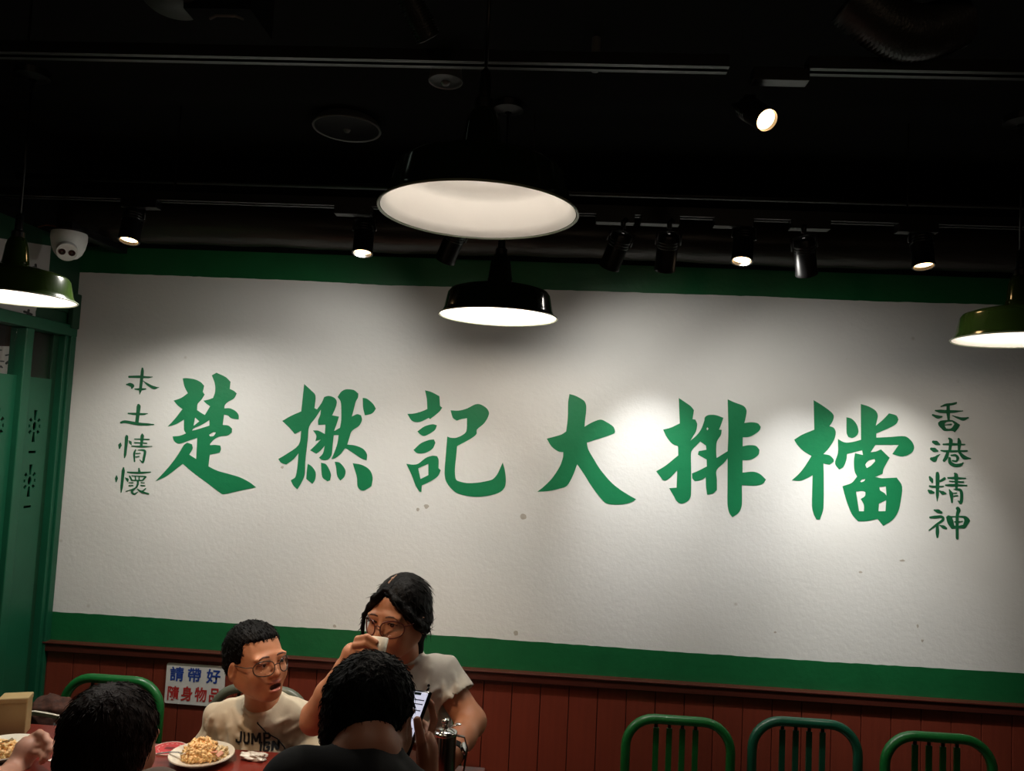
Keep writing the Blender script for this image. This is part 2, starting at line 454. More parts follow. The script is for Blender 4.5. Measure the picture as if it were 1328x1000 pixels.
glyph([[[(262,106),(310,150),(348,195),(340,290),(360,300),(395,250),(415,205),(450,197),(490,210),(511,240),(500,290),(475,345),(527,355),(510,410),(490,465),(535,440),(545,380),(545,290),(540,240),(517,205),(545,165),(580,147),(640,152),(675,180),(672,210),(655,240),(640,300),(625,355),(665,336),(695,345),(703,380),(680,425),(625,465),(605,520),(590,568),(650,575),(710,600),(740,640),(738,688),(700,675),(640,635),(583,598),(570,600),(540,640),(500,670),(470,678),(495,620),(515,560),(525,495),(488,495),(480,560),(470,650),(440,683),(400,685),(375,668),(405,635),(420,575),(385,615),(355,637),(308,612),(340,580),(390,530),(348,540),(355,500),(330,460),(370,462),(420,488),(425,415),(370,418),(368,385),(385,340),(390,300),(350,360),(300,430),(290,520),(280,600),(270,700),(265,800),(240,860),(210,909),(180,880),(160,840),(195,815),(210,740),(220,632),(180,680),(125,720),(85,705),(65,678),(120,645),(220,570),(240,462),(190,487),(150,440),(95,388),(160,350),(240,315),(250,220)]],
   [[(708,212),(740,218),(785,255),(809,295),(780,330),(725,345),(712,290)]],
   [[(290,715),(320,735),(349,780),(345,835),(325,868),(278,830),(283,760)]],
   [[(390,706),(430,720),(465,790),(460,840),(440,848),(400,815)]],
   [[(495,698),(535,708),(575,760),(570,810),(538,843),(515,810),(505,740)]],
   [[(632,710),(700,722),(760,760),(784,820),(775,885),(720,918),(685,910),(668,880),(665,820),(645,750)]]],
   (350, 480), 5.88, G, 'second large green brushed character, with four dots below')
glyph([[[(242,95),(290,108),(352,140),(357,215),(374,228),(350,260),(280,316),(272,305),(215,332),(175,338),(140,325),(108,275),(160,272),(215,257),(260,238),(256,160)]],
   [[(185,408),(240,370),(300,354),(333,362),(320,395),(280,425),(235,444),(205,430)]],
   [[(155,550),(210,500),(270,475),(310,470),(322,495),(300,540),(250,570),(205,577),(175,570)]],
   [[(100,655),(150,662),(190,655),(250,610),(300,594),(335,598),(346,625),(346,690),(363,705),(340,750),(290,785),(218,820),(215,870),(200,868),(170,820),(140,740)], [(190,690),(268,655),(268,742),(208,772)]],
   [[(437,248),(500,250),(560,235),(625,203),(665,203),(710,230),(730,265),(720,305),(690,350),(638,395),(634,430),(590,465),(487,520),(480,600),(470,700),(475,765),(490,785),(560,802),(640,800),(700,790),(755,775),(790,740),(815,690),(835,645),(850,700),(858,760),(855,820),(830,860),(780,885),(700,902),(620,907),(540,895),(480,875),(430,830),(400,780),(392,720),(400,600),(412,448),(440,457),(480,457),(530,435),(558,405),(563,308),(520,315),(485,327),(455,305)]]],
   (510, 490), 5.88, G, 'third large green brushed character, under the hanging lamp')
glyph([[[(285,65),(330,78),(395,115),(412,150),(412,200),(405,260),(400,315),(450,285),(520,260),(570,280),(620,315),(633,350),(628,365),(560,390),(417,435),(430,490),(470,560),(520,640),(600,735),(680,800),(793,868),(750,892),(690,906),(620,908),(560,895),(500,830),(440,745),(390,665),(344,600),(310,690),(265,765),(210,785),(130,803),(40,810),(90,770),(150,710),(210,620),(235,550),(238,507),(200,502),(150,465),(112,405),(170,390),(225,373),(260,350),(272,250),(275,130)]]],
   (690, 500), 5.88, G, 'fourth large green brushed character, of three strokes')
glyph([[[(196,62),(230,85),(280,120),(305,150),(300,180),(294,215),(315,218),(328,250),(320,300),(300,335),(278,372),(330,325),(360,280),(380,225),(385,200),(410,185),(460,185),(517,205),(500,255),(485,290),(505,292),(498,330),(470,375),(465,440),(468,495),(548,445),(553,300),(548,72),(600,95),(660,118),(682,145),(682,180),(668,242),(720,237),(765,245),(786,270),(778,295),(740,325),(700,342),(656,345),(656,410),(700,402),(750,407),(777,435),(770,470),(730,500),(690,510),(655,510),(655,600),(730,593),(780,610),(824,650),(800,680),(750,693),(650,690),(650,830),(630,885),(582,921),(560,890),(547,830),(547,700),(548,495),(520,530),(468,582),(470,650),(470,725),(440,750),(400,759),(392,700),(390,632),(350,655),(310,660),(294,640),(290,606),(340,585),(398,555),(397,505),(370,490),(333,470),(340,445),(395,435),(392,405),(350,375),(290,440),(283,480),(285,600),(283,760),(265,800),(220,823),(185,810),(155,760),(127,712),(180,708),(185,582),(140,630),(105,655),(80,653),(33,590),(100,550),(192,475),(190,408),(150,392),(110,345),(83,290),(140,275),(203,245),(200,160)],
   [(402,272),(410,283),(402,295),(395,284)]]],
   (845, 505), 5.556, G, 'fifth large green brushed character, in the brightest light')
glyph([[[(195,50),(260,90),(320,135),(340,165),(330,205),(308,237),(340,250),(354,285),(340,340),(300,400),(265,438),(310,448),(338,475),(340,492),(310,515),(265,505),(268,600),(265,830),(240,910),(215,908),(195,870),(183,810),(188,590),(150,610),(100,630),(38,627),(90,580),(130,530),(180,452),(120,415),(80,375),(55,335),(110,300),(200,262)]],
   [[(432,173),(470,185),(505,225),(518,275),(505,305),(475,322),(445,315),(433,285)]],
   [[(535,78),(590,95),(640,125),(657,160),(650,200),(642,235),(690,195),(738,145),(790,160),(806,190),(790,220),(740,250),(645,290),(647,320),(750,315),(850,310),(895,340),(918,385),(905,425),(860,450),(820,455),(762,438),(808,372),(640,372),(605,425),(640,420),(680,405),(742,465),(700,540),(692,580),(635,603),(690,612),(793,608),(832,672),(820,790),(800,860),(760,915),(697,955),(655,905),(580,920),(515,922),(470,870),(430,770),(403,670),(470,645),(508,600),(490,560),(485,490),(493,432),(550,445),(545,410),(435,437),(430,480),(410,530),(380,549),(355,520),(350,490),(370,430),(370,330),(420,355),(480,350),(537,335)],
   [(565,515),(590,485),(635,472),(638,490),(610,520),(578,540)], [(528,637),(545,620),(568,617),(560,632),(540,642)], [(500,708),(550,703),(568,712),(565,740),(535,762),(557,805),(557,850),(522,850)], [(668,675),(715,670),(720,740),(705,720),(672,700)], [(665,795),(718,768),(713,850),(662,850)]]],
   (1020, 510), 5.556, G, 'sixth and rightmost large green brushed character')
SL = 'small dark green character in the column at the far '
glyph([], (145, 470), 11.11, GD, SL + 'left, topmost', [[(443,85,25),(440,150,45),(415,380,40),(403,460,8)],[(250,208,30),(400,208,38),(520,215,28),(585,210,12)],[(215,320,20),(265,320,50),(295,340,60),(290,375,20)],[(450,265,8),(530,325,35),(610,365,45),(680,360,8)],[(335,385,18),(410,388,35),(490,383,20)]])
glyph([], (145, 470), 11.11, GD, SL + 'left, second', [[(385,612,35),(388,640,58),(375,760,50),(360,880,50)],[(238,735,20),(340,743,35),(450,745,30),(518,738,10)],[(132,868,30),(200,855,40),(370,885,45),(500,893,35),(605,895,15)]])
glyph([], (145, 558), 11.11, GD, SL + 'left, third', [[(128,185,15),(120,215,50),(112,262,20)],[(212,75,20),(215,110,48),(195,330,38),(185,398,15)],[(248,150,12),(268,175,40),(282,205,15)],[(330,127,15),(540,133,18)],[(440,55,20),(440,90,50),(425,230,35)],[(330,178,18),(505,188,18)],[(288,228,15),(430,235,28),(580,232,10)],[(345,280,15),(325,340,30),(330,450,20)],[(385,285,12),(450,285,25),(480,310,35),(465,400,35),(448,462,26),(405,425,8)],[(350,335,15),(410,330,15)],[(345,385,15),(395,378,15)]])
glyph([], (145, 558), 11.11, GD, SL + 'left, lowest', [[(70,655,15),(68,695,42),(65,745,15)],[(170,540,20),(165,600,45),(145,800,38),(135,895,15)],[(195,685,12),(225,710,40),(232,740,15)],[(392,550,20),(398,600,35)],[(228,603,18),(300,610,25),(420,612,28),(560,603,15)],[(258,660,20),(290,720,25)],[(290,655,12),(480,665,18)],[(490,670,24),(450,718,20)],[(340,660,16),(345,715,16)],[(395,660,16),(395,715,16)],[(290,720,15),(450,722,15)],[(378,725,25),(372,790,28),(330,840,20),(205,880,10)],[(250,755,12),(310,755,15)],[(250,798,18),(305,795,15)],[(425,755,14),(470,757,12)],[(420,795,16),(480,797,12)],[(330,845,15),(290,885,28),(325,918,26),(375,890,10)],[(370,845,10),(430,885,30),(535,915,18)],[(490,840,15),(440,880,18)]])
glyph([[[(215,330),(250,305),(310,300),(400,300),(500,360),(470,410),(432,458),(395,438),(300,440),(255,405),(220,365)],[(300,340),(330,322),(400,320),(425,350),(400,390),(370,410),(320,408),(298,370)]]], (1195, 515), 10, GD, SL + 'right, topmost', [[(252,122,15),(320,100,32),(400,90,30),(450,75,25)],[(180,175,20),(250,185,42),(400,188,38),(535,180,12)],[(345,110,40),(345,200,45),(352,300,28)],[(145,232,25),(210,258,45),(262,255,24)],[(400,240,10),(480,270,30),(540,285,45),(605,268,20)],[(300,362,10),(385,355,22)]])
glyph([], (1195, 515), 10, GD, SL + 'right, second', [[(150,580,35),(190,595,58),(235,615,20)],[(125,670,35),(165,685,58),(208,700,25)],[(125,800,40),(165,805,72),(200,770,30),(238,742,8)],[(282,612,20),(400,612,34),(560,615,18)],[(355,535,25),(380,570,48),(365,690,35)],[(480,540,25),(490,590,48),(485,690,30)],[(252,692,15),(330,702,30),(590,698,22)],[(345,700,35),(320,780,48),(290,825,35)],[(490,715,30),(550,780,52),(635,797,15)],[(385,755,20),(440,755,30),(468,790,38),(450,830,24),(400,825,20)],[(362,790,30),(370,850,44),(430,885,44),(500,880,40),(540,852,15)]])
glyph([], (1195, 610), 10, GD, SL + 'right, third', [[(105,85,25),(125,120,48),(140,155,25)],[(205,35,40),(208,90,52),(205,300,40),(203,400,8)],[(300,105,35),(250,135,30),(215,150,10)],[(105,205,25),(150,212,30),(285,208,15)],[(90,260,25),(115,278,52),(155,290,30)],[(235,268,20),(275,292,48),(315,300,20)],[(342,97,20),(440,100,32),(570,103,15)],[(430,40,25),(448,75,52),(452,240,30)],[(362,140,15),(540,153,22)],[(312,192,20),(400,192,34),(585,195,18)],[(360,250,15),(385,310,48),(395,415,22)],[(420,245,15),(500,255,34),(520,320,40),(510,415,42),(472,395,12)],[(400,297,12),(455,293,15)],[(400,335,12),(468,328,15)]])
glyph([[[(318,605),(345,582),(390,592),(560,590),(610,620),(630,655),(590,715),(560,750),(480,752),(390,758),(340,690)],[(395,612),(442,608),(442,715),(425,718),(418,690),(410,650)],[(480,608),(545,618),(555,650),(540,705),(480,718)]]], (1195, 610), 10, GD, SL + 'right, lowest', [[(165,515,20),(215,530,50),(258,548,30)],[(110,610,25),(180,605,38),(260,602,34),(278,640,34),(200,700,30),(95,778,12)],[(205,700,35),(205,800,44),(205,868,25)],[(235,712,12),(285,735,44),(322,752,25)],[(430,668,18),(480,668,18),(530,660,12)],[(465,490,45),(480,520,50),(462,600,38),(462,860,38),(462,890,15)]])

# paint stains and chips on the white field
def stain(px, py, w_, h_, m, nm='paint_chip'):
    pts = []
    for i in range(9):
        a = 2 * PI * i / 9; k = random.uniform(0.7, 1.1)
        pts.append(wx(px + w_ / 2 * k * math.cos(a), py + h_ / 2 * k * math.sin(a)))
    MB().plate([smooth_loop(pts, 80, 3)], wall_fn(), 0.0004).build(nm, m, wall_back)
M['stain'] = mat('stain', (0.47, 0.43, 0.37), 0.7, noise_amt=0.3, noise_scale=60)
for q in ((669, 821, 7, 9), (679, 670, 9, 8), (553, 657, 7, 6), (542, 661, 4, 5), (1005, 820, 4, 3), (1190, 812, 3, 5), (1196, 831, 4, 4), (1116, 742, 5, 3), (366, 606, 5, 4), (1170, 727, 8, 3), (434, 812, 4, 5)):
    stain(*q, M['stain'])

# ------------------------------------------------------------------ left side: folding shopfront in a perpendicular wall
def lb(y0, y1, z0, z1, x0_, x1_, bev=0.0):
    return MB().box((x0_, y0, z0), (x1_, y1, z1), bev=bev)
wl = MB()
wl.box((XL - 0.10, YB, 1.985), (XL, D, zt_green))                # masonry above the shopfront header
wl.box((XL - 0.10, YB, 0), (XL, 0.35, 1.99))
wall_left = wl.build('wall_left', M['front_dark'], kind='structure')
MB().box((XL - 0.10, YB, zt_green), (XL, D, HC)).build('black_upper_wall', M['ceil'], wall_left)
struct(MB().box((XL - 1.2, 0.0, 0), (XL - 1.1, D, HC)), 'wall_left', M['dark_room'])
sf = thing('folding_shopfront', 'green metal folding shopfront with sun-shaped cutouts at the left edge', 'shopfront', (XL, 1.5, 0))
def sfp(mb, name, m, label=None, **k):
    o = mb.build(name, m, sf, **k)
    for v in o.data.vertices: v.co -= Vector((XL, 1.5, 0))
    if label: o['label'] = label
    return o
zh0, zh1 = atX(97, 432, XL).z, atX(0, 402, XL).z
sfp(lb(0.35, D - 0.0, 1.902, 1.942, XL - 0.05, XL + 0.012, 0.003), 'header_beam', M['front_green'])
sfp(lb(0.35, D - 0.0, 1.942, 1.985, XL - 0.05, XL - 0.006, 0.003), 'header_cap', M['front_dark'])
sfp(lb(2.650 - 0.022, D - 0.003, 0, 1.902, XL - 0.05, XL + 0.012, 0.002), 'end_stile', M['front_green'])
sfp(lb(2.608, 2.626, 0, 1.902, XL - 0.05, XL + 0.004, 0.002), 'end_stile', M['front_green'])
# panels: one leaf per 0.175 m, each with two cut-out suns and dashes
leaf = 0.1745; zp = 1.7435; zb = 0.05
def leafpanel(yc):
    hw = 0.068; loops = [[(yc - hw, zb), (yc + hw, zb), (yc + hw, zp), (yc - hw, zp)]]
    # zp is the glass line; the suns sit at the heights seen in the photograph
    for zc in (1.580, 1.397):
        s = 0.047
        loops.append([(yc + 0.19 * s * math.cos(2*PI*k/12), zc + 0.24 * s * 1.3 * math.sin(2*PI*k/12)) for k in range(12)][::-1])
        for k in range(8):
            a = PI / 2 + k * PI / 4
            vert = (k % 4 == 0)
            r0, r1, w0, w1 = (0.42, 1.15, 0.09, 0.17) if vert else (0.46, 0.74 if k % 4 != 2 else 0.62, 0.09, 0.13)
            ca, sa = math.cos(a), math.sin(a)
            q = []
            for (r_, w_) in ((r0, -w0), (r1, -w1), (r1, w1), (r0, w0)):
                q.append((yc + s * 1.0 * (r_ * ca - w_ * sa), zc + s * (r_ * sa + w_ * ca)))
            loops.append(q)
        loops.append([(yc - 0.018, zc - 0.091), (yc + 0.018, zc - 0.091), (yc + 0.018, zc - 0.083), (yc - 0.018, zc - 0.083)])
    return MB().plate(loops, lambda u, v, w_: (XL - 0.018 + w_, u, v), 0.004)
for i in range(8):
    yc = 2.512 - i * leaf
    sfp(leafpanel(yc), 'panel', M['front_green'])
    if i == 0: sfp(lb(yc + 0.068, 2.608, 0, 1.902, XL - 0.03, XL - 0.020, 0.001), 'recess_strip', M['front_dark'])
    sfp(lb(yc - leaf / 2 - 0.019, yc - leaf / 2 + 0.019, 0, 1.902, XL - 0.05, XL + 0.006, 0.003), 'stile', M['front_green'])
sfp(lb(0.35, 2.62, 0.0, 0.05, XL - 0.05, XL + 0.006, 0.003), 'bottom_rail', M['front_green'])
# clear panes above the panels
gl = bpy.data.materials.new('window_glass'); gl.use_nodes = True
b = gl.node_tree.nodes['Principled BSDF']; b.inputs['Transmission Weight'].default_value = 1.0; b.inputs['Roughness'].default_value = 0.02; b.inputs['IOR'].default_value = 1.45
b.inputs['Base Color'].default_value = (0.9, 0.95, 0.92, 1)
M['glass'] = gl
for i in range(8):
    yc = 2.512 - i * leaf
    sfp(lb(yc - 0.068, yc + 0.095 if i == 0 else yc + 0.068, 1.7435, 1.902, XL - 0.030, XL - 0.026), 'pane', M['thin_glass'])
sfp(MB().box((XL + 0.0, D - 0.045, 1.93), (XL + 0.02, D - 0.004, 2.055), bev=0.003), 'hinge_bracket', M['front_dark'], 'dark green bracket above the end post')

# seen through the panes: brown pillar and a calligraphy poster
po = MB().box((XL - 0.30, 2.59, 0), (XL - 0.15, 2.665, 2.2))
tag(po.build('brick_pillar', M['brick'], loc=(XL - 0.2, 2.62, 0)), 'brown pillar standing behind the shopfront panes', 'pillar')
ps = thing('calligraphy_poster', 'white poster with black brushed writing behind the left shopfront pane', 'poster', (XL - 0.12, 2.5, 1.7))
XP = XL - 0.12
def xp(px, py, X=XP):
    p = atX(px, py, X); return (p.y, p.z)
def poster_fn(X): return lambda u, v, w_: (X + w_ - (XL - 0.12), u - 2.5, v - 1.7)
MB().plate([[xp(-22, 449), xp(26.5, 449), xp(25, 486), xp(24, 500), xp(-24, 500)]], poster_fn(XP), 0.002).build('paper', M['poster'], ps)
st = [[(210,290,25),(200,400,28),(175,580,25)],[(85,410,25),(160,395,22),(230,375,25)],[(95,550,40),(150,500,30),(220,440,16)],[(280,300,22),(250,370,20)],[(240,420,20),(330,370,20)],[(300,400,22),(270,500,22),(220,575,22)],[(320,430,18),(345,560,26)],[(0,320,26),(20,318,12)],[(0,510,26),(55,515,22)],[(0,600,40),(30,620,24)],[(-120,330,26),(-60,340,24)],[(-150,450,26),(-40,430,24)],[(-90,340,24),(-110,580,24)]]
for k, s_ in enumerate(st):
    MB().plate([[xp(p[0] / 13.28, 430 + p[1] / 13.28) for p in stroke_poly(s_)]], poster_fn(XP), 0.0024 + 0.00005 * k).build('brush_stroke', M['ink'], ps)
# upper posters on the left wall above the header
M['poster2'] = mat('poster_paper_grey', (0.34, 0.32, 0.31), 0.7, noise_amt=0.12, noise_scale=6)
pu = thing('wall_poster', 'pale poster above the shopfront header, behind the left pendant lamp', 'poster', (XL, 2.3, 2.05))
f2 = lambda u, v, w_: (w_, u - 2.3, v - 2.05)
MB().plate([[xp(-60, 300, XL), xp(65, 319, XL), xp(62, 358, XL), xp(45, 404, XL), xp(45, 413, XL), xp(-60, 381, XL)]], f2, 0.003).build('paper', M['poster2'], pu)
mb = MB()
for k, s_ in enumerate([[(42,347,4),(49,350,4)],[(45,343,3),(46,355,3)],[(30,404,3),(40,408,3)],[(36,402,3),(34,410,3)],[(10,340,5),(30,344,4)],[(20,330,4),(18,360,5)],[(8,352,4),(32,358,4)]]):
    MB().plate([[xp(*p, XL) for p in stroke_poly(s_)]], f2, 0.0034 + 0.00005 * k).build('brush_stroke', M['ink'], pu)

# ------------------------------------------------------------------ sign: please look after your belongings
sg = thing('notice_sign', 'small white notice with blue and red characters on the red planks', 'sign', (0, D - 0.018, 0))
def sfn(th0): return lambda u, v, w_: (u, -w_ - th0, v)
def wx2(px, py): return wx(px, py, D - 0.018)
cor = [wx2(217.5, 859), wx2(293, 864), wx2(290, 917), wx2(213.5, 911)]
def rounded(c, r=0.008):
    out = []; n = len(c)
    for i in range(n):
        p = Vector(c[i]); a = (Vector(c[i-1]) - p).normalized(); b = (Vector(c[(i+1) % n]) - p).normalized()
        for k in range(6):
            t = k / 5; q = p + a * r * (1-t)**2 + b * r * t**2; out.append((q.x, q.y))
    return out
M['sign_white'] = mat('sign_white', (0.62, 0.60, 0.57), 0.45, noise_amt=0.05)
M['blue_ink'] = mat('blue_ink', (0.012, 0.045, 0.26), 0.5)
M['red_ink'] = mat('red_ink', (0.40, 0.020, 0.020), 0.5)
MB().plate([rounded(cor)], sfn(0), 0.004).build('board', M['sign_white'], sg)
def text_mesh(txt, size, off=0.0):
    cu = bpy.data.curves.new('t', 'FONT'); cu.body = txt; cu.size = size; cu.offset = off; cu.align_x = 'CENTER'; cu.align_y = 'CENTER'
    o = bpy.data.objects.new('t', cu); C.objects.link(o)
    dg = bpy.context.evaluated_depsgraph_get(); me = bpy.data.meshes.new_from_object(o.evaluated_get(dg))
    bpy.data.objects.remove(o); return me
def sign_char(ch, px, py, size, m, sx=1.0, sz=1.0):
    me = text_mesh(ch, size, size * 0.010)
    c = wx2(px, py); e = wx2(px + 40, py + 40 * 0.062); ang = math.atan2(e[1] - c[1], e[0] - c[0])
    xs = [v.co.x for v in me.vertices]; ys = [v.co.y for v in me.vertices]
    mx_, my_ = (min(xs) + max(xs)) / 2, (min(ys) + max(ys)) / 2
    bm = bmesh.new()
    for k, (dx, dy) in enumerate(((0, 0), (1, 0), (-1, 0), (0, 1), (0, -1))):
        b2 = bmesh.new(); b2.from_mesh(me)
        for v in b2.verts: v.co.x += dx * size * 0.014; v.co.y += dy * size * 0.012; v.co.z = k * 0.00005
        tmp = bpy.data.meshes.new('t'); b2.to_mesh(tmp); b2.free(); bm.from_mesh(tmp); bpy.data.meshes.remove(tmp)
    bm.to_mesh(me); bm.free()
    for v in me.vertices:
        x_, y_, z_ = (v.co.x - mx_) * sx, (v.co.y - my_) * sz, v.co.z
        v.co = (c[0] + x_ * math.cos(ang) - y_ * math.sin(ang), -0.0046 - z_, c[1] + x_ * math.sin(ang) + y_ * math.cos(ang))
    me.materials.clear(); me.materials.append(m)
    o = bpy.data.objects.new('printed_character', me); C.objects.link(o); o.parent = sg
for ch, px, py in (('請', 230.3, 873.5), ('帶', 253, 875.2), ('好', 277.5, 876.7)):
    sign_char(ch, px, py, 0.050, M['blue_ink'])
for ch, px, py in (('隨', 225.5, 898.5), ('身', 243, 899.2), ('物', 261, 900.3), ('品', 279, 901.5)):
    sign_char(ch, px, py, 0.047, M['red_ink'], 0.92, 1.08)
# ================================================================== ceiling things
# wrapped duct along the top of the mural wall
dm = MB()
pts = [(x_, D - 0.080 + 0.003 * math.sin(x_ * 9), 2.305 + 0.003 * math.sin(x_ * 5 + 1)) for x_ in np.linspace(XL, XR, 60)]
dm.tube(pts, [0.070 + 0.002 * math.sin(i * 1.7) for i in range(60)], n=24)
tag(dm.build('wrapped_duct', M['wrap'], smooth=True, loc=(0, D - 0.075, 2.30)), 'dark wrapped duct running along the top of the mural wall', 'duct')
# track rails: hollow U profile on hangers
def track(xa, xb, Y, z, label, group=None, wdt=0.034, h=0.022, hang=True):
    t = thing('light_track', label, 'track', ((xa + xb) / 2, Y, z), 0, group)
    L = (xb - xa) / 2; m = MB()
    m.box((-L, -wdt / 2, 0), (L, wdt / 2, 0.003)); m.box((-L, -wdt / 2, -h), (L, -wdt / 2 + 0.005, 0)); m.box((-L, wdt / 2 - 0.005, -h), (L, wdt / 2, 0))
    m.box((-L, -wdt / 2 + 0.004, -h), (L, -0.006, -h + 0.003)); m.box((-L, 0.006, -h), (L, wdt / 2 - 0.004, -h + 0.003))
    m.build('rail', M['track'], t)
    if hang:
        n = max(2, int(2 * L / 0.9))
        for i in range(n):
            x_ = -L + (i + 0.5) * 2 * L / n
            MB().tube([(x_, 0, 0.002), (x_, 0, HC - z)], 0.003, 6).build('hanger', M['track'], t)
    return t
YT = 2.185; zt = 2.29
track(XL + 0.05, XR - 0.05, YT, zt, 'long black light track in front of the mural, carrying eight spotlights')
cd = MB().tube([(XL, YT + 0.12, 2.37), (XR, YT + 0.12, 2.37)], 0.010, 8)
tag(cd.build('ceiling_conduit', M['track'], smooth=True, loc=(0, YT + 0.12, 2.37)), 'thin black conduit above the light track near the mural', 'conduit')
zU = 1.62 + (2.477 - 1.66) * 0.95; YU = 1.52
track(XL + 0.1, 0.315, YU, zU, 'black light track high above, left of the bright spotlight')
track(0.47, XR - 0.1, YU, zU, 'black light track high above, right of the bright spotlight')
cd = MB().tube([(-0.17, 1.30, 2.475), (XR, 1.30, 2.49)], 0.011, 8)
tag(cd.build('ceiling_conduit', M['grey'], smooth=True, loc=(0, 1.30, 2.48)), 'grey conduit crossing the top edge of the view', 'conduit')

def spot_lamp(px, py, Y, ztrack, direction, label, lit, adapter_dx=0.0, r=0.029, L=0.105, group=None, pw_=0.0, ang=60, light_col=WARM, beam=None):
    """px, py: the front (lens) centre of the can"""
    d = Vector(direction).normalized(); c = at(px, py, Y)
    base = c - d * L
    root = thing('track_spotlight', label, 'spotlight', (base.x, base.y, ztrack), 0, group)
    off = Vector(root.location)
    R = d.to_track_quat('Z', 'Y').to_matrix()
    ax = base.x + adapter_dx
    ad = MB().box((ax - 0.055, Y - 0.016, ztrack - 0.046), (ax + 0.055, Y + 0.016, ztrack - 0.020), bev=0.002)
    o = ad.build('adapter', M['fixture'], root); shift(o, off)
    top = Vector((ax + (0.03 if adapter_dx < 0 else -0.03 if adapter_dx > 0 else 0), base.y, ztrack - 0.046))
    mid = base + d * (0.30 * L)
    side = Vector((1, 0, 0)) - d * d.x; side.normalize()
    st = MB()
    st.tube([top, Vector((base.x, base.y, (top.z + base.z) / 2 + 0.01)), base + Vector((0, 0, 0.012))], 0.0075, 8)
    for s_ in (-1, 1):
        st.tube([base + Vector((0, 0, 0.012)), base + side * s_ * (r + 0.004) + Vector((0, 0, 0.004)), mid + side * s_ * (r + 0.004)], 0.004, 6)
    o = st.build('yoke', M['fixture'], root, smooth=True); shift(o, off)
    can = MB().lathe([(0.004, -0.001), (r * 0.86, 0.0), (r, 0.006), (r, L - 0.010), (r * 1.04, L - 0.008), (r * 1.04, L), (r * 0.90, L), (r * 0.84, L - 0.010), (r * 0.60, L - 0.020)], 32, R=R, loc=base)
    o = can.build('can', M['fixture'], root, auto=40); shift(o, off)
    fl = MB()
    for k in range(3): fl.lathe([(r, 0.016 + k * 0.008), (r * 1.03, 0.018 + k * 0.008), (r * 1.03, 0.020 + k * 0.008), (r, 0.022 + k * 0.008)], 32, R=R, loc=base)
    o = fl.build('cooling_fin', M['fixture'], root, auto=40); shift(o, off)
    ln = MB().lathe([(0.0005, L - 0.006), (r * 0.5, L - 0.006), (r * 0.86, L - 0.009)], 28, R=R, loc=base)
    o = ln.build('lens', M['lens'] if lit else M['lens_cool'], root, smooth=True); shift(o, off)
    if pw_:
        l = spot_light('spotlight_beam', c + d * 0.004, c + d if beam is None else Vector((beam[0], D, beam[1])), pw_, ang, 1.0, light_col, 0.02)
        l.location = (c + d * 0.004) - off; l.parent = root
    return root
def shift(o, off):
    for v in o.data.vertices: v.co -= off
M['lens_cool'] = emat('spot_lens_cool', (1.0, 0.93, 0.82), 30.0)
# light of each can: point of the mural plane it is centred on (x, z), cone, watts
BEAMS = [(3.885, -34.212, 136.9, 36.0), (-1.191, 1.391, 150.0, 9.8), (2.276, -0.361, 150.0, 11.0), (1.126, 1.306, 55.0, 31.0), (-2.658, -12.807, 101.8, 25.0), (0.623, 1.086, 150.0, 10.2), (0.33, 1.435, 44.9, 28.0), (0.911, 1.265, 51.0, 31.4)]
PEND = [5.0, 2.4, 1.3]
COOL = (1.0, 1.0, 0.98); NEUT = (1.0, 0.97, 0.90)
# the four that shine down over the tables
spot_lamp(167, 313, YT, zt, (0.02, -0.22, -1), 'black track spotlight glowing warm, leftmost, right of the dome camera', True, 0.03, pw_=BEAMS[0][3], ang=BEAMS[0][2], light_col=NEUT, beam=BEAMS[0][:2])
spot_lamp(470, 329, YT, zt, (0.03, -0.20, -1), 'black track spotlight glowing warm, left of the big pendant', True, -0.03, pw_=BEAMS[1][3], ang=BEAMS[1][2], light_col=NEUT, beam=BEAMS[1][:2])
spot_lamp(962, 339, YT, zt, (-0.12, -0.25, -1), 'black track spotlight glowing warm, between two dark cans', True, -0.04, pw_=BEAMS[2][3], ang=BEAMS[2][2], light_col=NEUT, beam=BEAMS[2][:2])
spot_lamp(1198, 346, YT, zt, (0.02, -0.20, -1), 'black track spotlight glowing warm, the rightmost on the track', True, -0.02, pw_=BEAMS[3][3], ang=BEAMS[3][2], light_col=NEUT, beam=BEAMS[3][:2])
# the four aimed at the mural
def aim(px, py, wxp, wyp): return tuple(at(wxp, wyp, D) - at(px, py, YT))
spot_lamp(577, 338, YT, zt, aim(577, 338, 430, 690), 'dark track spotlight aimed at the wall, partly hidden by the big pendant', False, 0.03, pw_=BEAMS[4][3], ang=BEAMS[4][2], light_col=NEUT, beam=BEAMS[4][:2])
spot_lamp(790, 347, YT, zt, aim(790, 347, 655, 680), 'dark track spotlight tilted down to the left, right of the big pendant', False, -0.02, pw_=BEAMS[5][3], ang=BEAMS[5][2], light_col=NEUT, beam=BEAMS[5][:2])
spot_lamp(862, 350, YT, zt, aim(862, 350, 822, 665), 'dark track spotlight hanging straight, second right of the big pendant', False, -0.02, pw_=BEAMS[6][3], ang=BEAMS[6][2], light_col=COOL, beam=BEAMS[6][:2])
spot_lamp(1046, 356, YT, zt, aim(1046, 356, 1075, 730), 'dark track spotlight leaning to the right, above the last two big characters', False, 0.03, pw_=BEAMS[7][3], ang=BEAMS[7][2], light_col=COOL, beam=BEAMS[7][:2])
# the near bright one
spot_lamp(995, 156, YU, zU, (0.30, -0.75, -0.62), 'near spotlight glowing brightly high on the right, turned to the room', True, 0.05, r=0.024, L=0.095, pw_=L_SPOT * 0.6, ang=70)

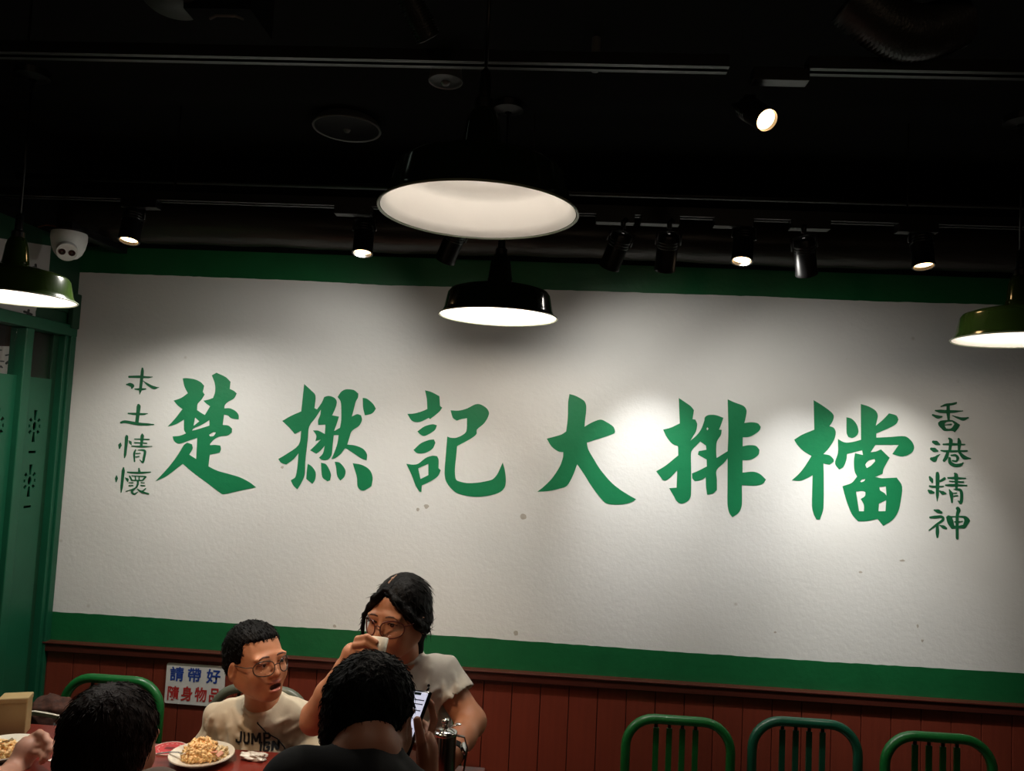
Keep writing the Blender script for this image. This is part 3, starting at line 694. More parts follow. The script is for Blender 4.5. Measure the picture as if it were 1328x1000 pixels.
# ceiling loudspeaker and smoke detector
def ceiling_disc(px, py, Y, r, name, label, cat, h=0.02):
    c = at(px, py, Y); t = thing(name, label, cat, (c.x, c.y, HC)); z = c.z - HC
    MB().lathe([(r * 0.82, 0), (r * 0.9, z + h), (r * 0.97, z + 0.006), (r, z), (r * 0.985, z - 0.003), (r * 0.93, z - 0.001)], 48).build('ring', M['grey'], t, auto=50)
    MB().lathe([(0.0005, z - 0.004), (r * 0.5, z - 0.003), (r * 0.93, z - 0.001)], 48).build('cover', M['fixture'], t, smooth=True)
    MB().lathe([(0.0005, z - 0.012), (0.008, z - 0.011), (0.011, z - 0.004)], 16).build('stud', M['grey'], t, smooth=True)
    return t
ceiling_disc(450, 167, 2.26, 0.104, 'ceiling_speaker', 'round dark ceiling speaker with a grey ring, above the left of the mural', 'speaker')
ceiling_disc(578, 105, 1.85, 0.043, 'smoke_detector', 'small grey round detector under the ceiling, above the big pendant', 'detector')
ceiling_disc(772, 87, 1.75, 0.012, 'sprinkler_head', 'tiny grey sprinkler head right of the round detector', 'sprinkler', 0.01)
# flexible duct with ribs
fd = MB(); a = at(1105, 30, 1.45); b_ = at(1240, 60, 1.5)
pts = []; rr = []
for i in range(70):
    t = i / 69; p = a.lerp(b_, t); p = p + Vector((0, 0.0, 0.05 - 0.045 * math.sin(PI * t))); pts.append(p); rr.append(0.048 + 0.005 * math.cos(i * PI))
fd.tube(pts, rr, 20)
tag(fd.build('flexible_duct', M['foil'], smooth=True, loc=a), 'grey ribbed flexible duct hanging at the upper right', 'duct')
fd = MB(); a = at(522, -20, 1.38); b_ = at(556, 50, 1.44)
pts = []; rr = []
for i in range(40):
    t = i / 39; pts.append(a.lerp(b_, t)); rr.append(0.022 + 0.003 * math.cos(i * PI))
fd.tube(pts, rr, 16)
tag(fd.build('flexible_duct', M['foil'], smooth=True, loc=a), 'thin ribbed hose dropping from the top edge above the big pendant', 'duct')
# grey ceiling cassette edge with a lit slot, upper left
cu = thing('ceiling_unit', 'dark ceiling unit with a lit slot at the top edge', 'air unit', tuple(at(290, 20, 1.5)))
oo = Vector(cu.location)
c = at(288, 0, 1.5); M['slot'] = emat('lit_slot', (0.80, 1.0, 0.85), 0.25)
o = MB().box((c.x - 0.07, c.y - 0.02, c.z - 0.03), (c.x + 0.07, c.y + 0.10, HC)); o = o.build('housing', M['ceil'], cu); shift(o, oo)
o = MB().box((c.x - 0.047, c.y - 0.023, c.z - 0.004), (c.x + 0.047, c.y - 0.019, c.z + 0.03)); o = o.build('lit_slot', M['slot'], cu); shift(o, oo)
c = at(302, 35, 1.5)
o = MB().tube([(c.x - 0.035, c.y - 0.03, c.z), (c.x - 0.02, c.y - 0.035, c.z + 0.004), (c.x + 0.02, c.y - 0.035, c.z + 0.004), (c.x + 0.035, c.y - 0.03, c.z)], 0.003, 6).build('handle', M['grey'], cu); shift(o, oo)
c = at(226, 5, 1.5)
rd = MB().lathe([(0.0005, -0.01), (0.05, -0.008), (0.06, 0.0), (0.055, 0.06)], 40, loc=c)
M['olive_dark'] = mat('dark_olive', (0.020, 0.024, 0.014), 0.5, noise_amt=0.3)
tag(rd.build('round_diffuser', M['olive_dark'], smooth=True, loc=c), 'dim round air diffuser at the top edge, left', 'diffuser')

# ------------------------------------------------------------------ pendant lamps
RP = 0.170
def pendant(px, py, Y, label, outm, bulb_power, bulb_mat, group='enamel pendant lamps', bz=0.50, lz=0.22, RP=0.170):
    c = at(px, py, Y)
    t = thing('pendant_lamp', label, 'pendant lamp', tuple(c), 0, group)
    R_ = RP
    outer = [(1.0, 0.0), (0.955, 0.045), (0.925, 0.10), (0.865, 0.37), (0.82, 0.43), (0.70, 0.47), (0.48, 0.52), (0.30, 0.55), (0.225, 0.575), (0.205, 0.66), (0.175, 0.90), (0.150, 1.00), (0.11, 1.06)]
    inner = [(0.98, 0.004), (0.94, 0.05), (0.912, 0.10), (0.852, 0.36), (0.81, 0.415), (0.70, 0.455), (0.48, 0.505), (0.30, 0.535), (0.205, 0.565), (0.17, 0.85), (0.02, 0.9)]
    MB().lathe([(r * R_, z * R_) for r, z in outer], 72).build('shade', outm, t, auto=70)
    MB().lathe([(r * R_, z * R_) for r, z in inner], 72).build('shade_lining', M['shade_in'], t, smooth=True, recalc=True)
    MB().lathe([((1.0 + 0.012 * math.cos(a)) * R_, 0.012 * math.sin(a) * R_) for a in np.linspace(0, 2 * PI, 9)], 72).build('rim', M['rim'], t, smooth=True)
    MB().lathe([(0.105 * R_, 1.04 * R_), (0.10 * R_, 1.16 * R_), (0.065 * R_, 1.19 * R_), (0.060 * R_, 1.45 * R_), (0.02 * R_, 1.5 * R_)], 24).build('neck_cap', M['fixture'], t, auto=40)
    MB().tube([(0, 0, 1.48 * R_), (0, 0, HC - c.z - 0.02)], 0.0035, 8).build('cord', M['fixture'], t, smooth=True)
    MB().lathe([(0.045, HC - c.z), (0.043, HC - c.z - 0.018), (0.01, HC - c.z - 0.025)], 24).build('ceiling_rose', M['fixture'], t, auto=40)
    for s_ in (-1, 1):
        MB().sphere((s_ * 0.21 * R_ * 0.93, -0.06 * R_, 0.60 * R_), 0.0035, 8).build('screw', M['grey'], t, smooth=True)
    MB().sphere((0, 0, bz * R_), (0.026, 0.026, 0.030), 20).build('bulb', bulb_mat, t, smooth=True)
    l = bpy.data.lights.new('pendant_light', 'POINT'); l.energy = bulb_power; l.color = (1.0, 0.92, 0.80); l.shadow_soft_size = 0.045
    lo = bpy.data.objects.new('pendant_light', l); C.objects.link(lo); lo.parent = t; lo.location = (0, 0, lz * R_)
    return t
M['bulb_dim'] = emat('dim_bulb', (1.0, 0.70, 0.52), 0.8)
pendant(620.5, 276, 1.29, 'large near pendant lamp seen from below, white lining, unlit look, in front of the mural', M['shade_out'], 1.0, M['bulb_dim'], bz=0.66, lz=0.47)
pendant(646, 411, 2.12, 'dark pendant lamp with brightly lit lining, hanging below the big near pendant', M['shade_out'], PEND[0], M['bulb'], RP=0.1646)
pendant(16, 386, 1.98, 'green pendant lamp cut by the left edge, next to the dome camera', M['shade_out_lit'], PEND[1], M['bulb'], bz=0.60, RP=0.155)
pendant(1323, 441, 2.12, 'pendant lamp with a lit olive tone in its enamel, cut by the right edge', M['shade_out_lit'], PEND[2], M['bulb'], bz=0.60, RP=0.164)

# ------------------------------------------------------------------ dome security camera
c = at(90, 307, 2.36)
dc = thing('dome_camera', 'white dome security camera with two dark lenses, above the left end of the mural', 'camera', tuple(c))
fw = (Vector((0.62, -0.80, -0.62))).normalized(); Rc = fw.to_track_quat('Z', 'Y').to_matrix()
MB().lathe([(0.0005, 0.012), (0.051, 0.012), (0.053, 0.006), (0.053, -0.010), (0.048, -0.035), (0.040, -0.055), (0.028, -0.068), (0.0005, -0.072)], 40).build('housing', M['white_plastic'], dc, auto=40)
MB().sphere((0, -0.010, -0.036), 0.040, 28).build('eyeball', M['white_plastic'], dc, smooth=True)
fc = MB().lathe([(0.031, 0.028), (0.031, 0.043), (0.029, 0.046), (0.0005, 0.046)], 36, R=Rc, loc=(0, -0.010, -0.036))
face = fc.build('face_plate', M['white_plastic'], dc, auto=40)
for s_ in (-1, 1):
    sx = Rc @ Vector((s_ * 0.0135, 0.004, 0.046))
    ctr = Vector((0, -0.010, -0.036)) + Vector((0.79, 0.61, 0)) * (s_ * 0.0135) + fw * 0.0462
    MB().lathe([(0.010, 0.0), (0.010, 0.0012), (0.0085, 0.0016), (0.004, 0.0008), (0.0005, 0.0004)], 24, R=Rc, loc=ctr).build('camera_lens', M['lensblack'], dc, auto=40)
MB().lathe([(0.056, 0.012), (0.056, 0.016), (0.050, 0.018), (0.0005, 0.018)], 36).build('mount_ring', M['fixture'], dc, auto=40)
MB().box((-0.02, -0.015, 0.017), (0.02, 0.30, 0.045), bev=0.003).build('bracket', M['fixture'], dc)
M['orange_wire'] = mat('orange_wire', (0.20, 0.055, 0.02), 0.5)
MB().tube([(-0.03, -0.01, 0.018), (-0.045, -0.01, 0.03), (-0.08, 0.0, 0.036), (-0.12, 0.02, 0.034)], 0.0025, 6).build('cable', M['orange_wire'], dc, smooth=True)

# ================================================================== chairs
def chair(x_, Y, ztop, wdt, label, m, group='metal slat-back chairs', rz=0.0, slats=4):
    """metal chair with an arched back; the seat points to the room (-Y)"""
    t = thing('metal_chair', label, 'chair', (x_, Y, 0), rz, group)
    hw = wdt / 2 - 0.012; r = 0.085; zs = 0.44
    arch = [(-hw, 0.0, 0.02 + zs)]
    for k in range(9):
        a = PI - (PI / 2) * k / 8; arch.append((-hw + r + r * math.cos(a), 0, ztop - 0.012 - r + r * math.sin(a)))
    for k in range(9):
        a = PI / 2 - (PI / 2) * k / 8; arch.append((hw - r + r * math.cos(a), 0, ztop - 0.012 - r + r * math.sin(a)))
    arch.append((hw, 0.0, 0.02 + zs))
    MB().tube(arch, 0.0142, 12).build('back_frame', m, t, smooth=True)
    zt_ = ztop - 0.024
    for k in range(slats):
        sx = (k - (slats - 1) / 2) * 0.039 - 0.008
        so = MB().box((sx - 0.0085, -0.0035, zs + 0.03), (sx + 0.0085, 0.0035, zt_ - 0.012), bev=0.001).build('slat', m, t)
        MB().box((sx - 0.0045, -0.0025, zt_ - 0.014), (sx + 0.0045, 0.0025, zt_ + 0.006)).build('slat_tab', M['groove'], so)
    MB().box((-hw, -0.006, zs + 0.02), (hw, 0.006, zs + 0.04), bev=0.002).build('lower_rail', m, t)
    MB().box((-hw - 0.005, -0.39, zs - 0.012), (hw + 0.005, 0.0, zs + 0.012), bev=0.008).build('seat', m, t)
    for sx in (-1, 1):
        MB().tube([(sx * hw, 0, zs + 0.03), (sx * (hw + 0.005), 0.02, 0.22), (sx * (hw + 0.01), 0.05, 0.0)], 0.012, 10).build('leg', m, t, smooth=True)
        MB().tube([(sx * (hw - 0.01), -0.36, zs - 0.01), (sx * hw, -0.375, 0.0)], 0.012, 10).build('leg', m, t, smooth=True)
    MB().tube([(-hw, -0.368, 0.2), (hw, -0.368, 0.2)], 0.007, 8).build('stretcher', m, t, smooth=True)
    return t
def ch_at(pxl, pxr, pyt, Y, label, m, **k):
    a = at(pxl, pyt + 40, Y); b = at(pxr, pyt + 40, Y); c = at((pxl + pxr) / 2, pyt, Y)
    return chair((a.x + b.x) / 2, Y, c.z, b.x - a.x, label, m, **k)
ch_at(806, 953, 929, 2.40, 'bright green metal chair by the red planks, left of three empty ones', M['chair_green'])
ch_at(970, 1118, 932, 2.40, 'dark teal metal chair, middle of the three empty ones', M['chair_teal'])
ch_at(1142, 1293, 951, 2.34, 'bright green metal chair, right of the three empty ones', M['chair_green'])
ch_at(78, 212, 876, 2.40, 'green metal chair behind the dark-haired head at lower left', M['chair_green'])
ch_at(270, 402, 889, 2.36, 'grey-green metal chair the boy sits on', M['chair_grey'])
ch_at(455, 600, 905, 2.44, 'green metal chair behind the woman drinking', M['chair_green'])

# ================================================================== tables
def table(xa, xb, yb, label):
    ln = 0.62; cx = (xa + xb) / 2
    t = thing('dining_table', label, 'table', (cx, yb - ln / 2, 0), 0, 'red dining tables'); h = (xb - xa) / 2
    MB().box((-h, -ln / 2, TZ - 0.028), (h, ln / 2, TZ), bev=0.003).build('tabletop', M['table'], t)
    MB().box((-h + 0.04, -ln / 2 + 0.04, TZ - 0.09), (h - 0.04, ln / 2 - 0.04, TZ - 0.028)).build('apron', M['rail'], t)
    for sx in (-1, 1):
        for sy in (-1, 1):
            MB().box((sx * (h - 0.06) - 0.02, sy * (ln / 2 - 0.06) - 0.02, 0), (sx * (h - 0.06) + 0.02, sy * (ln / 2 - 0.06) + 0.02, TZ - 0.03), bev=0.003).build('leg', M['fixture'], t)
    return t
table(-1.72, -1.135, 2.135, 'dark red dining table at the left edge, under the hand and food plate')
table(-1.13, -0.14, 2.066, 'dark red dining table in front of the boy and the woman')

# ================================================================== things on the tables
def plate_at(px, py, r, label, group=None):
    c = atZ(px, py, TZ); t = thing('plate', label, 'plate', (c.x, c.y, TZ), 0, group)
    MB().lathe([(0.0005, 0.004), (r * 0.62, 0.004), (r * 0.72, 0.008), (r * 0.95, 0.016), (r, 0.018), (r * 0.99, 0.0205), (r * 0.94, 0.0195), (r * 0.70, 0.012), (r * 0.60, 0.0075), (0.0005, 0.0075)], 56).build('dish', M['porcelain'], t, auto=50)
    MB().lathe([(r * 0.55, 0.0), (r * 0.58, 0.0), (r * 0.60, 0.006), (r * 0.53, 0.006)], 40).build('foot_ring', M['porcelain'], t, auto=50)
    return t
pl1 = plate_at(261, 987, 0.080, 'cream plate heaped with golden fried food in front of the boy', 'cream plates')
pl2 = plate_at(4, 979, 0.085, 'cream plate of food at the left edge by the hand', 'cream plates')
M['food'] = mat('golden_fried_food', (0.95, 0.66, 0.31), 0.45, noise_scale=55, col2=(0.92, 0.50, 0.19), bump=0.8, bump_scale=160, sss=0.1)
M['food2'] = mat('pale_noodle', (0.82, 0.68, 0.42), 0.45, noise_scale=55, col2=(0.70, 0.48, 0.22), bump=0.5, bump_scale=160)
M['ham'] = mat('pink_ham', (0.62, 0.25, 0.15), 0.5, noise_amt=0.2)
def food_heap(c, rx, ry, h, n, name, label, m, seed):
    """hundreds of short tangled strips piled on the plate"""
    rnd = random.Random(seed); mb = MB()
    for i in range(n):
        a = rnd.uniform(0, 2 * PI); q = math.sqrt(rnd.random()); x_, y_ = rx * q * math.cos(a), ry * q * math.sin(a)
        z_ = h * max(0.0, (1 - q ** 3)) * (0.75 + 0.25 * noise.noise(Vector((x_ * 60, y_ * 60, seed)))) * rnd.uniform(0.45, 1.0) + 0.004
        dr = Vector((rnd.gauss(0, 1), rnd.gauss(0, 1), rnd.gauss(0, 0.7))).normalized(); L = rnd.uniform(0.010, 0.020)
        bend = Vector((rnd.gauss(0, 1), rnd.gauss(0, 1), rnd.gauss(0, 1))) * 0.004; p = Vector((c[0] + x_, c[1] + y_, c[2] + z_))
        mb.tube([p - dr * L / 2, p + bend, p + dr * L / 2], [0.0030, 0.0046, 0.0026], 5)
    cc = Vector(c); mb.lathe([(rx * 0.85, 0), (rx * 0.7, h * 0.3), (rx * 0.35, h * 0.5), (0.0005, h * 0.55)], 18, loc=cc)
    o = mb.build(name, m, smooth=True, loc=cc); return tag(o, label, 'food', kind='stuff')
pc = pl1.location
food_heap((pc.x - 0.003, pc.y + 0.004, TZ + 0.009), 0.044, 0.038, 0.046, 700, 'fried_noodle_heap', 'heap of golden fried food on the plate before the boy', M['food'], 3)
food_heap((pc.x + 0.040, pc.y + 0.010, TZ + 0.010), 0.022, 0.022, 0.024, 90, 'fried_noodle_heap', 'paler loose bits of food at the right of the heap', M['food2'], 5)
pc = pl2.location
food_heap((pc.x + 0.0, pc.y - 0.01, TZ + 0.009), 0.055, 0.045, 0.022, 200, 'fried_noodle_heap', 'low portion of orange fried food on the left plate', M['food'], 9)
for k, (px, py) in enumerate(((278, 975), (285, 978), (272, 973))):
    c = atZ(px, py, TZ + 0.03); mb = MB().box((-0.008, -0.006, -0.0015), (0.008, 0.006, 0.0015), bev=0.001, R=Matrix.Rotation(0.6 * k, 3, 'X') @ Matrix.Rotation(0.9 * k, 3, 'Z'))
    o = mb.build('ham_piece', M['ham']); o.location = c; tag(o, 'small pink scrap of ham on the boy\'s plate, ' + ('the nearest to the heap', 'the one nearest the rim', 'the one on the heap\'s flank')[k], 'food', 'ham scraps')
# fork on the boy's plate
def fork(p0, p1, label):
    d = (p1 - p0); L = d.length; d.normalize(); sd = d.cross(Vector((0, 0, 1))).normalized(); upv = sd.cross(d)
    t = thing('fork', label, 'fork', tuple(p0)); m = MB()
    m.sweep_rect([Vector((0, 0, 0)), d * L * 0.4 + upv * 0.003, d * L * 0.72 + upv * 0.002], sd, 0.007, 0.0018)
    m.build('handle', M['silver'], t); m = MB()
    for k in (-1.5, -0.5, 0.5, 1.5):
        m.sweep_rect([d * L * 0.72 + upv * 0.002, d * L * 0.80 + sd * k * 0.0045, d * L + sd * k * 0.0045 + upv * 0.004], sd, 0.0022, 0.0014)
    m.build('tines', M['silver'], t)
a = atZ(203, 986, TZ + 0.004); b = atZ(243, 978, TZ + 0.022)
fork(Vector((a.x, a.y, TZ + 0.020)), Vector((b.x, b.y, TZ + 0.024)), 'steel fork leaning on the left rim of the boy\'s plate')
a = atZ(-10, 968, TZ + 0.03); b = atZ(17, 962, TZ + 0.03)
fork(Vector((a.x, a.y, TZ + 0.030)), Vector((b.x, b.y, TZ + 0.034)), 'steel fork held over the left plate')
# round red coaster
M['coaster'] = mat('red_printed_card', (0.62, 0.05, 0.055), 0.5, noise_amt=0.1)
M['coaster_edge'] = mat('pale_card_edge', (0.80, 0.55, 0.48), 0.5)
c = atZ(220, 972, TZ); co = thing('coaster', 'round red printed coaster with a pale edge on the table', 'coaster', (c.x, c.y, TZ))
rc = 0.043
MB().lathe([(0.0005, 0.0), (rc, 0.0), (rc, 0.003), (rc * 0.9, 0.0032), (0.0005, 0.0032)], 40).build('card', M['coaster'], co, auto=40)
MB().lathe([(rc * 0.93, 0.0030), (rc * 0.93, 0.0038), (rc, 0.0038), (rc + 0.0004, 0.0006)], 40).build('edge_ring', M['coaster_edge'], co, auto=40)
mb = MB()
for k in range(14):
    a = k * 0.45; mb.box((-0.003, -0.0012, 0.0033), (0.003, 0.0012, 0.0037), R=Matrix.Rotation(a + PI / 2, 3, 'Z'), loc=(rc * 0.66 * math.cos(a), rc * 0.66 * math.sin(a), 0))
mb.build('printed_marks', M['coaster_edge'], co)
MB().box((-0.012, -0.007, 0.0033), (0.012, 0.007, 0.0037), bev=0.0001).build('printed_emblem', mat('dark_print', (0.22, 0.02, 0.02), 0.5), co)
# crumpled white paper / bone on the right of the plate
M['tissue'] = mat('white_tissue', (0.80, 0.76, 0.68), 0.8, noise_amt=0.06, bump=0.5, bump_scale=90)
c = atZ(331, 985, TZ); bm = bmesh.new(); bmesh.ops.create_icosphere(bm, subdivisions=5, radius=1)
for v in bm.verts:
    p = v.co.copy(); k = 0.75 + 0.35 * noise.noise(p * 1.7) + 0.22 * abs(noise.noise(p * 4.5)); fl = 1.0 + 0.35 * p.x * p.x
    v.co = Vector((p.x * 0.045 * k, p.y * 0.020 * k * fl, max(-0.006, p.z * 0.014 * k * fl)))
me = bpy.data.meshes.new('crumpled_tissue'); bm.to_mesh(me); bm.free(); me.shade_smooth(); me.materials.append(M['tissue'])
o = bpy.data.objects.new('crumpled_tissue', me); C.objects.link(o); o.location = (c.x, c.y, TZ + 0.0065); o.rotation_euler = (0, 0, -0.12)
tag(o, 'crumpled white tissue on the table in front of the boy', 'tissue')
c = atZ(74, 984, TZ)
mb = MB().plate([[(-0.014, -0.018), (0.010, -0.020), (0.014, 0.010), (-0.006, 0.022)]], lambda u, v, w_: (u, v, w_), 0.0015)
o = mb.build('paper_scrap', M['tissue']); o.location = (c.x, c.y, TZ); tag(o, 'small pale paper scrap left of the dark-haired head', 'paper')
# napkin holder box at the left edge
c = atZ(-4, 962, TZ); M['kraft'] = mat('tan_box', (0.42, 0.29, 0.13), 0.6, noise_amt=0.15)
nb = thing('napkin_box', 'tan upright box on the table at the left edge', 'box', (c.x, c.y + 0.06, TZ), 0.35)
MB().box((-0.035, -0.025, 0), (0.035, 0.025, 0.098), bev=0.003).build('box_body', M['kraft'], nb)
MB().box((-0.036, -0.026, 0.084), (0.036, 0.026, 0.100), bev=0.003).build('lid', M['kraft'], nb)
# steel pot with lid, knob and thumb lever
c = at(577, 950, 1.90); pt = thing('steel_pot', 'small polished steel pot with knobbed lid, beside the phone', 'pot', (c.x, c.y, TZ))
zl = c.z - TZ; rp = 0.030
M['pot'] = mat('dark_polished_steel', (0.30, 0.28, 0.26), 0.16, metal=1.0, noise_amt=0.05)
MB().lathe([(0.0005, 0.0), (rp * 1.06, 0.0), (rp * 1.06, 0.004), (rp * 0.98, 0.03), (rp * 0.94, zl - 0.004), (rp * 0.90, zl)], 48).build('pot_body', M['pot'], pt, auto=40)
MB().lathe([(rp * 0.9, zl - 0.004), (rp * 1.0, zl - 0.003), (rp * 1.02, zl + 0.001), (rp * 0.96, zl + 0.005), (rp * 0.5, zl + 0.010), (0.0005, zl + 0.011)], 48).build('lid', M['silver'], pt, auto=50)
MB().lathe([(0.0080, zl + 0.009), (0.0065, zl + 0.016), (0.0060, zl + 0.019), (0.0095, zl + 0.024), (0.0098, zl + 0.029), (0.006, zl + 0.033), (0.0005, zl + 0.034)], 28).build('knob', M['silver'], pt, smooth=True)
m = MB(); m.sweep_rect([(0.010, 0.002, zl + 0.012), (0.022, 0.006, zl + 0.016), (0.030, 0.008, zl + 0.018)], (0.2, 1, 0), 0.007, 0.002)
m.sphere((0.031, 0.008, zl + 0.0185), (0.0075, 0.006, 0.003), 14); m.build('thumb_lever', M['silver'], pt, smooth=True)
m = MB(); m.sweep_rect([(0.028, 0.008, zl - 0.008), (0.046, 0.013, zl - 0.012), (0.054, 0.016, zl - 0.04), (0.047, 0.014, 0.035), (0.029, 0.008, 0.022)], (0.3, -1, 0), 0.010, 0.003)
m.build('handle', M['pot'], pt)
m = MB(); m.tube([(-0.026, -0.01, zl - 0.05), (-0.036, -0.014, zl - 0.03), (-0.042, -0.017, zl - 0.012)], [0.008, 0.006, 0.005], 12); m.build('spout', M['silver'], pt, smooth=True)
# bag on the chair by the left wall
M['bag'] = mat('dark_bag_cloth', (0.020, 0.017, 0.015), 0.7, noise_amt=0.4, noise_scale=60, bump=0.4)
M['bag2'] = mat('brown_patterned_cloth', (0.11, 0.032, 0.015), 0.85, noise_scale=70, col2=(0.002, 0.002, 0.002), bump=0.3)
M['bag_trim'] = mat('cream_trim', (0.55, 0.50, 0.40), 0.6)
c = at(66, 932, 2.30); bg = thing('shoulder_bag', 'dark patterned bag with a cream trim, on the green chair at lower left', 'bag', (c.x, c.y, 0.462))
def blob(rx, ry, z0, z1, seed, sub=4):
    bm = bmesh.new(); bmesh.ops.create_icosphere(bm, subdivisions=sub, radius=1); vs = []
    zc, rz = (z0 + z1) / 2, (z1 - z0) / 2
    for v in bm.verts:
        p = v.co.copy(); q = Vector([math.copysign(abs(a) ** 0.72, a) for a in p]); k = 1 + 0.22 * noise.noise(p * 2.2 + Vector((seed, 0, 0))) + 0.10 * noise.noise(p * 5.5 + Vector((0, seed, 0)))
        v.co = Vector((q.x * rx * k, q.y * ry * k, zc + q.z * rz * k))
    bm.verts.index_update(); mb = MB().add([v.co[:] for v in bm.verts], [[v.index for v in f.verts] for f in bm.faces]); bm.free(); return mb
zc_ = at(66, 925, 2.30).z - 0.462
blob(0.075, 0.05, 0.0, zc_ + 0.012, 1).build('bag_body', M['bag'], bg, smooth=True)
blob(0.058, 0.045, zc_ - 0.06, zc_ + 0.046, 5).build('bag_flap', M['bag2'], bg, smooth=True)
m = MB(); m.sweep_rect([(-0.062, -0.042, zc_ - 0.004), (-0.045, -0.052, zc_ + 0.014), (-0.015, -0.057, zc_ + 0.020), (0.02, -0.056, zc_ + 0.017), (0.055, -0.046, zc_ + 0.008)], (0, -0.3, 1), 0.012, 0.006)
m.build('trim_strip', M['bag_trim'], bg)
# ================================================================== people: smooth bodies grown from blended volumes
class Field:
    """signed-distance volume; primitives are blended only near themselves"""
    def __init__(s, lo, hi, h):
        s.lo = np.array(lo, float); s.h = h
        s.n = np.ceil((np.array(hi) - s.lo) / h).astype(int) + 1
        s.F = np.full(s.n, 0.08, np.float32); s.I = np.zeros(s.n, np.int8)
        s.ax = [s.lo[i] + h * np.arange(s.n[i]) for i in range(3)]
    def _blk(s, lo, hi, pad):
        a = np.clip(np.floor((np.array(lo) - pad - s.lo) / s.h).astype(int), 0, s.n - 1)
        b = np.clip(np.ceil((np.array(hi) + pad - s.lo) / s.h).astype(int) + 1, 0, s.n)
        if (b <= a).any(): return None
        sl = tuple(slice(a[i], b[i]) for i in range(3))
        X = s.ax[0][sl[0]][:, None, None]; Y = s.ax[1][sl[1]][None, :, None]; Z = s.ax[2][sl[2]][None, None, :]
        return sl, X, Y, Z
    def _mix(s, sl, d, k, mi, sub):
        A = s.F[sl]
        if sub:
            hh = np.maximum(k - np.abs(A + d), 0) / k; R = np.maximum(A, -d) + hh * hh * k * 0.25
            s.I[sl] = np.where((-d > A) & (mi >= 0), mi, s.I[sl])
        else:
            hh = np.maximum(k - np.abs(A - d), 0) / k; R = np.minimum(A, d) - hh * hh * k * 0.25
            if mi >= 0: s.I[sl] = np.where(d < A, mi, s.I[sl])
        s.F[sl] = R
    def cone(s, a, b, ra, rb, k=0.01, mi=0, sub=False):
        a = np.array(a, float); b = np.array(b, float); r = max(ra, rb)
        q = s._blk(np.minimum(a, b) - r, np.maximum(a, b) + r, k + 3 * s.h)
        if q is None: return s
        sl, X, Y, Z = q; ab = b - a; L2 = max(ab @ ab, 1e-12)
        t = np.clip(((X - a[0]) * ab[0] + (Y - a[1]) * ab[1] + (Z - a[2]) * ab[2]) / L2, 0, 1)
        d = np.sqrt((X - a[0] - t * ab[0]) ** 2 + (Y - a[1] - t * ab[1]) ** 2 + (Z - a[2] - t * ab[2]) ** 2) - (ra + (rb - ra) * t)
        s._mix(sl, d, k, mi, sub); return s
    def chain(s, pts, rad, k=0.01, mi=0, sub=False):
        for i in range(len(pts) - 1): s.cone(pts[i], pts[i + 1], rad[i], rad[i + 1], k, mi, sub)
        return s
    def ell(s, c, r, k=0.01, R=None, mi=0, sub=False):
        c = np.array(c, float); r = np.array(r, float); m = r.max() if R is not None else r
        q = s._blk(c - m, c + m, k + 3 * s.h)
        if q is None: return s
        sl, X, Y, Z = q; X = X - c[0]; Y = Y - c[1]; Z = Z - c[2]
        if R is not None:
            Rt = np.array(R).T
            X, Y, Z = (Rt[0,0]*X + Rt[0,1]*Y + Rt[0,2]*Z), (Rt[1,0]*X + Rt[1,1]*Y + Rt[1,2]*Z), (Rt[2,0]*X + Rt[2,1]*Y + Rt[2,2]*Z)
        k0 = np.sqrt((X/r[0])**2 + (Y/r[1])**2 + (Z/r[2])**2); k1 = np.sqrt((X/r[0]**2)**2 + (Y/r[1]**2)**2 + (Z/r[2]**2)**2)
        d = k0 * (k0 - 1) / np.maximum(k1, 1e-9)
        s._mix(sl, d, k, mi, sub); return s
    def box(s, c, hf, rnd=0.005, k=0.01, R=None, mi=0, sub=False):
        c = np.array(c, float); hf = np.array(hf, float); m = np.linalg.norm(hf) + rnd
        q = s._blk(c - m, c + m, k + 3 * s.h)
        if q is None: return s
        sl, X, Y, Z = q; X = X - c[0]; Y = Y - c[1]; Z = Z - c[2]
        if R is not None:
            Rt = np.array(R).T
            X, Y, Z = (Rt[0,0]*X + Rt[0,1]*Y + Rt[0,2]*Z), (Rt[1,0]*X + Rt[1,1]*Y + Rt[1,2]*Z), (Rt[2,0]*X + Rt[2,1]*Y + Rt[2,2]*Z)
        qx, qy, qz = np.abs(X) - hf[0], np.abs(Y) - hf[1], np.abs(Z) - hf[2]
        d = np.sqrt(np.maximum(qx, 0)**2 + np.maximum(qy, 0)**2 + np.maximum(qz, 0)**2) + np.minimum(np.maximum(qx, np.maximum(qy, qz)), 0) - rnd
        s._mix(sl, d, k, mi, sub); return s
    def warp(s, fn):
        X = s.ax[0][:, None, None]; Y = s.ax[1][None, :, None]; Z = s.ax[2][None, None, :]
        s.F += fn(X, Y, Z).astype(np.float32); return s
    def mesh(s, name, mats, parent=None, origin=(0, 0, 0), smooth_it=1):
        F = s.F; F[0] = F[-1] = 0.05; F[:, 0] = F[:, -1] = 0.05; F[:, :, 0] = F[:, :, -1] = 0.05
        S = F < 0; n = s.n
        c = np.zeros(tuple(n - 1), np.int8)
        for i in (0, 1):
            for j in (0, 1):
                for k in (0, 1):
                    c += S[i:n[0]-1+i, j:n[1]-1+j, k:n[2]-1+k]
        act = np.argwhere((c > 0) & (c < 8)); idx = np.full(tuple(n - 1), -1, np.int64)
        idx[act[:, 0], act[:, 1], act[:, 2]] = np.arange(len(act))
        P = np.zeros((len(act), 3)); W = np.zeros(len(act))
        cor = [(i, j, k) for i in (0, 1) for j in (0, 1) for k in (0, 1)]
        V = {q: F[act[:, 0]+q[0], act[:, 1]+q[1], act[:, 2]+q[2]] for q in cor}
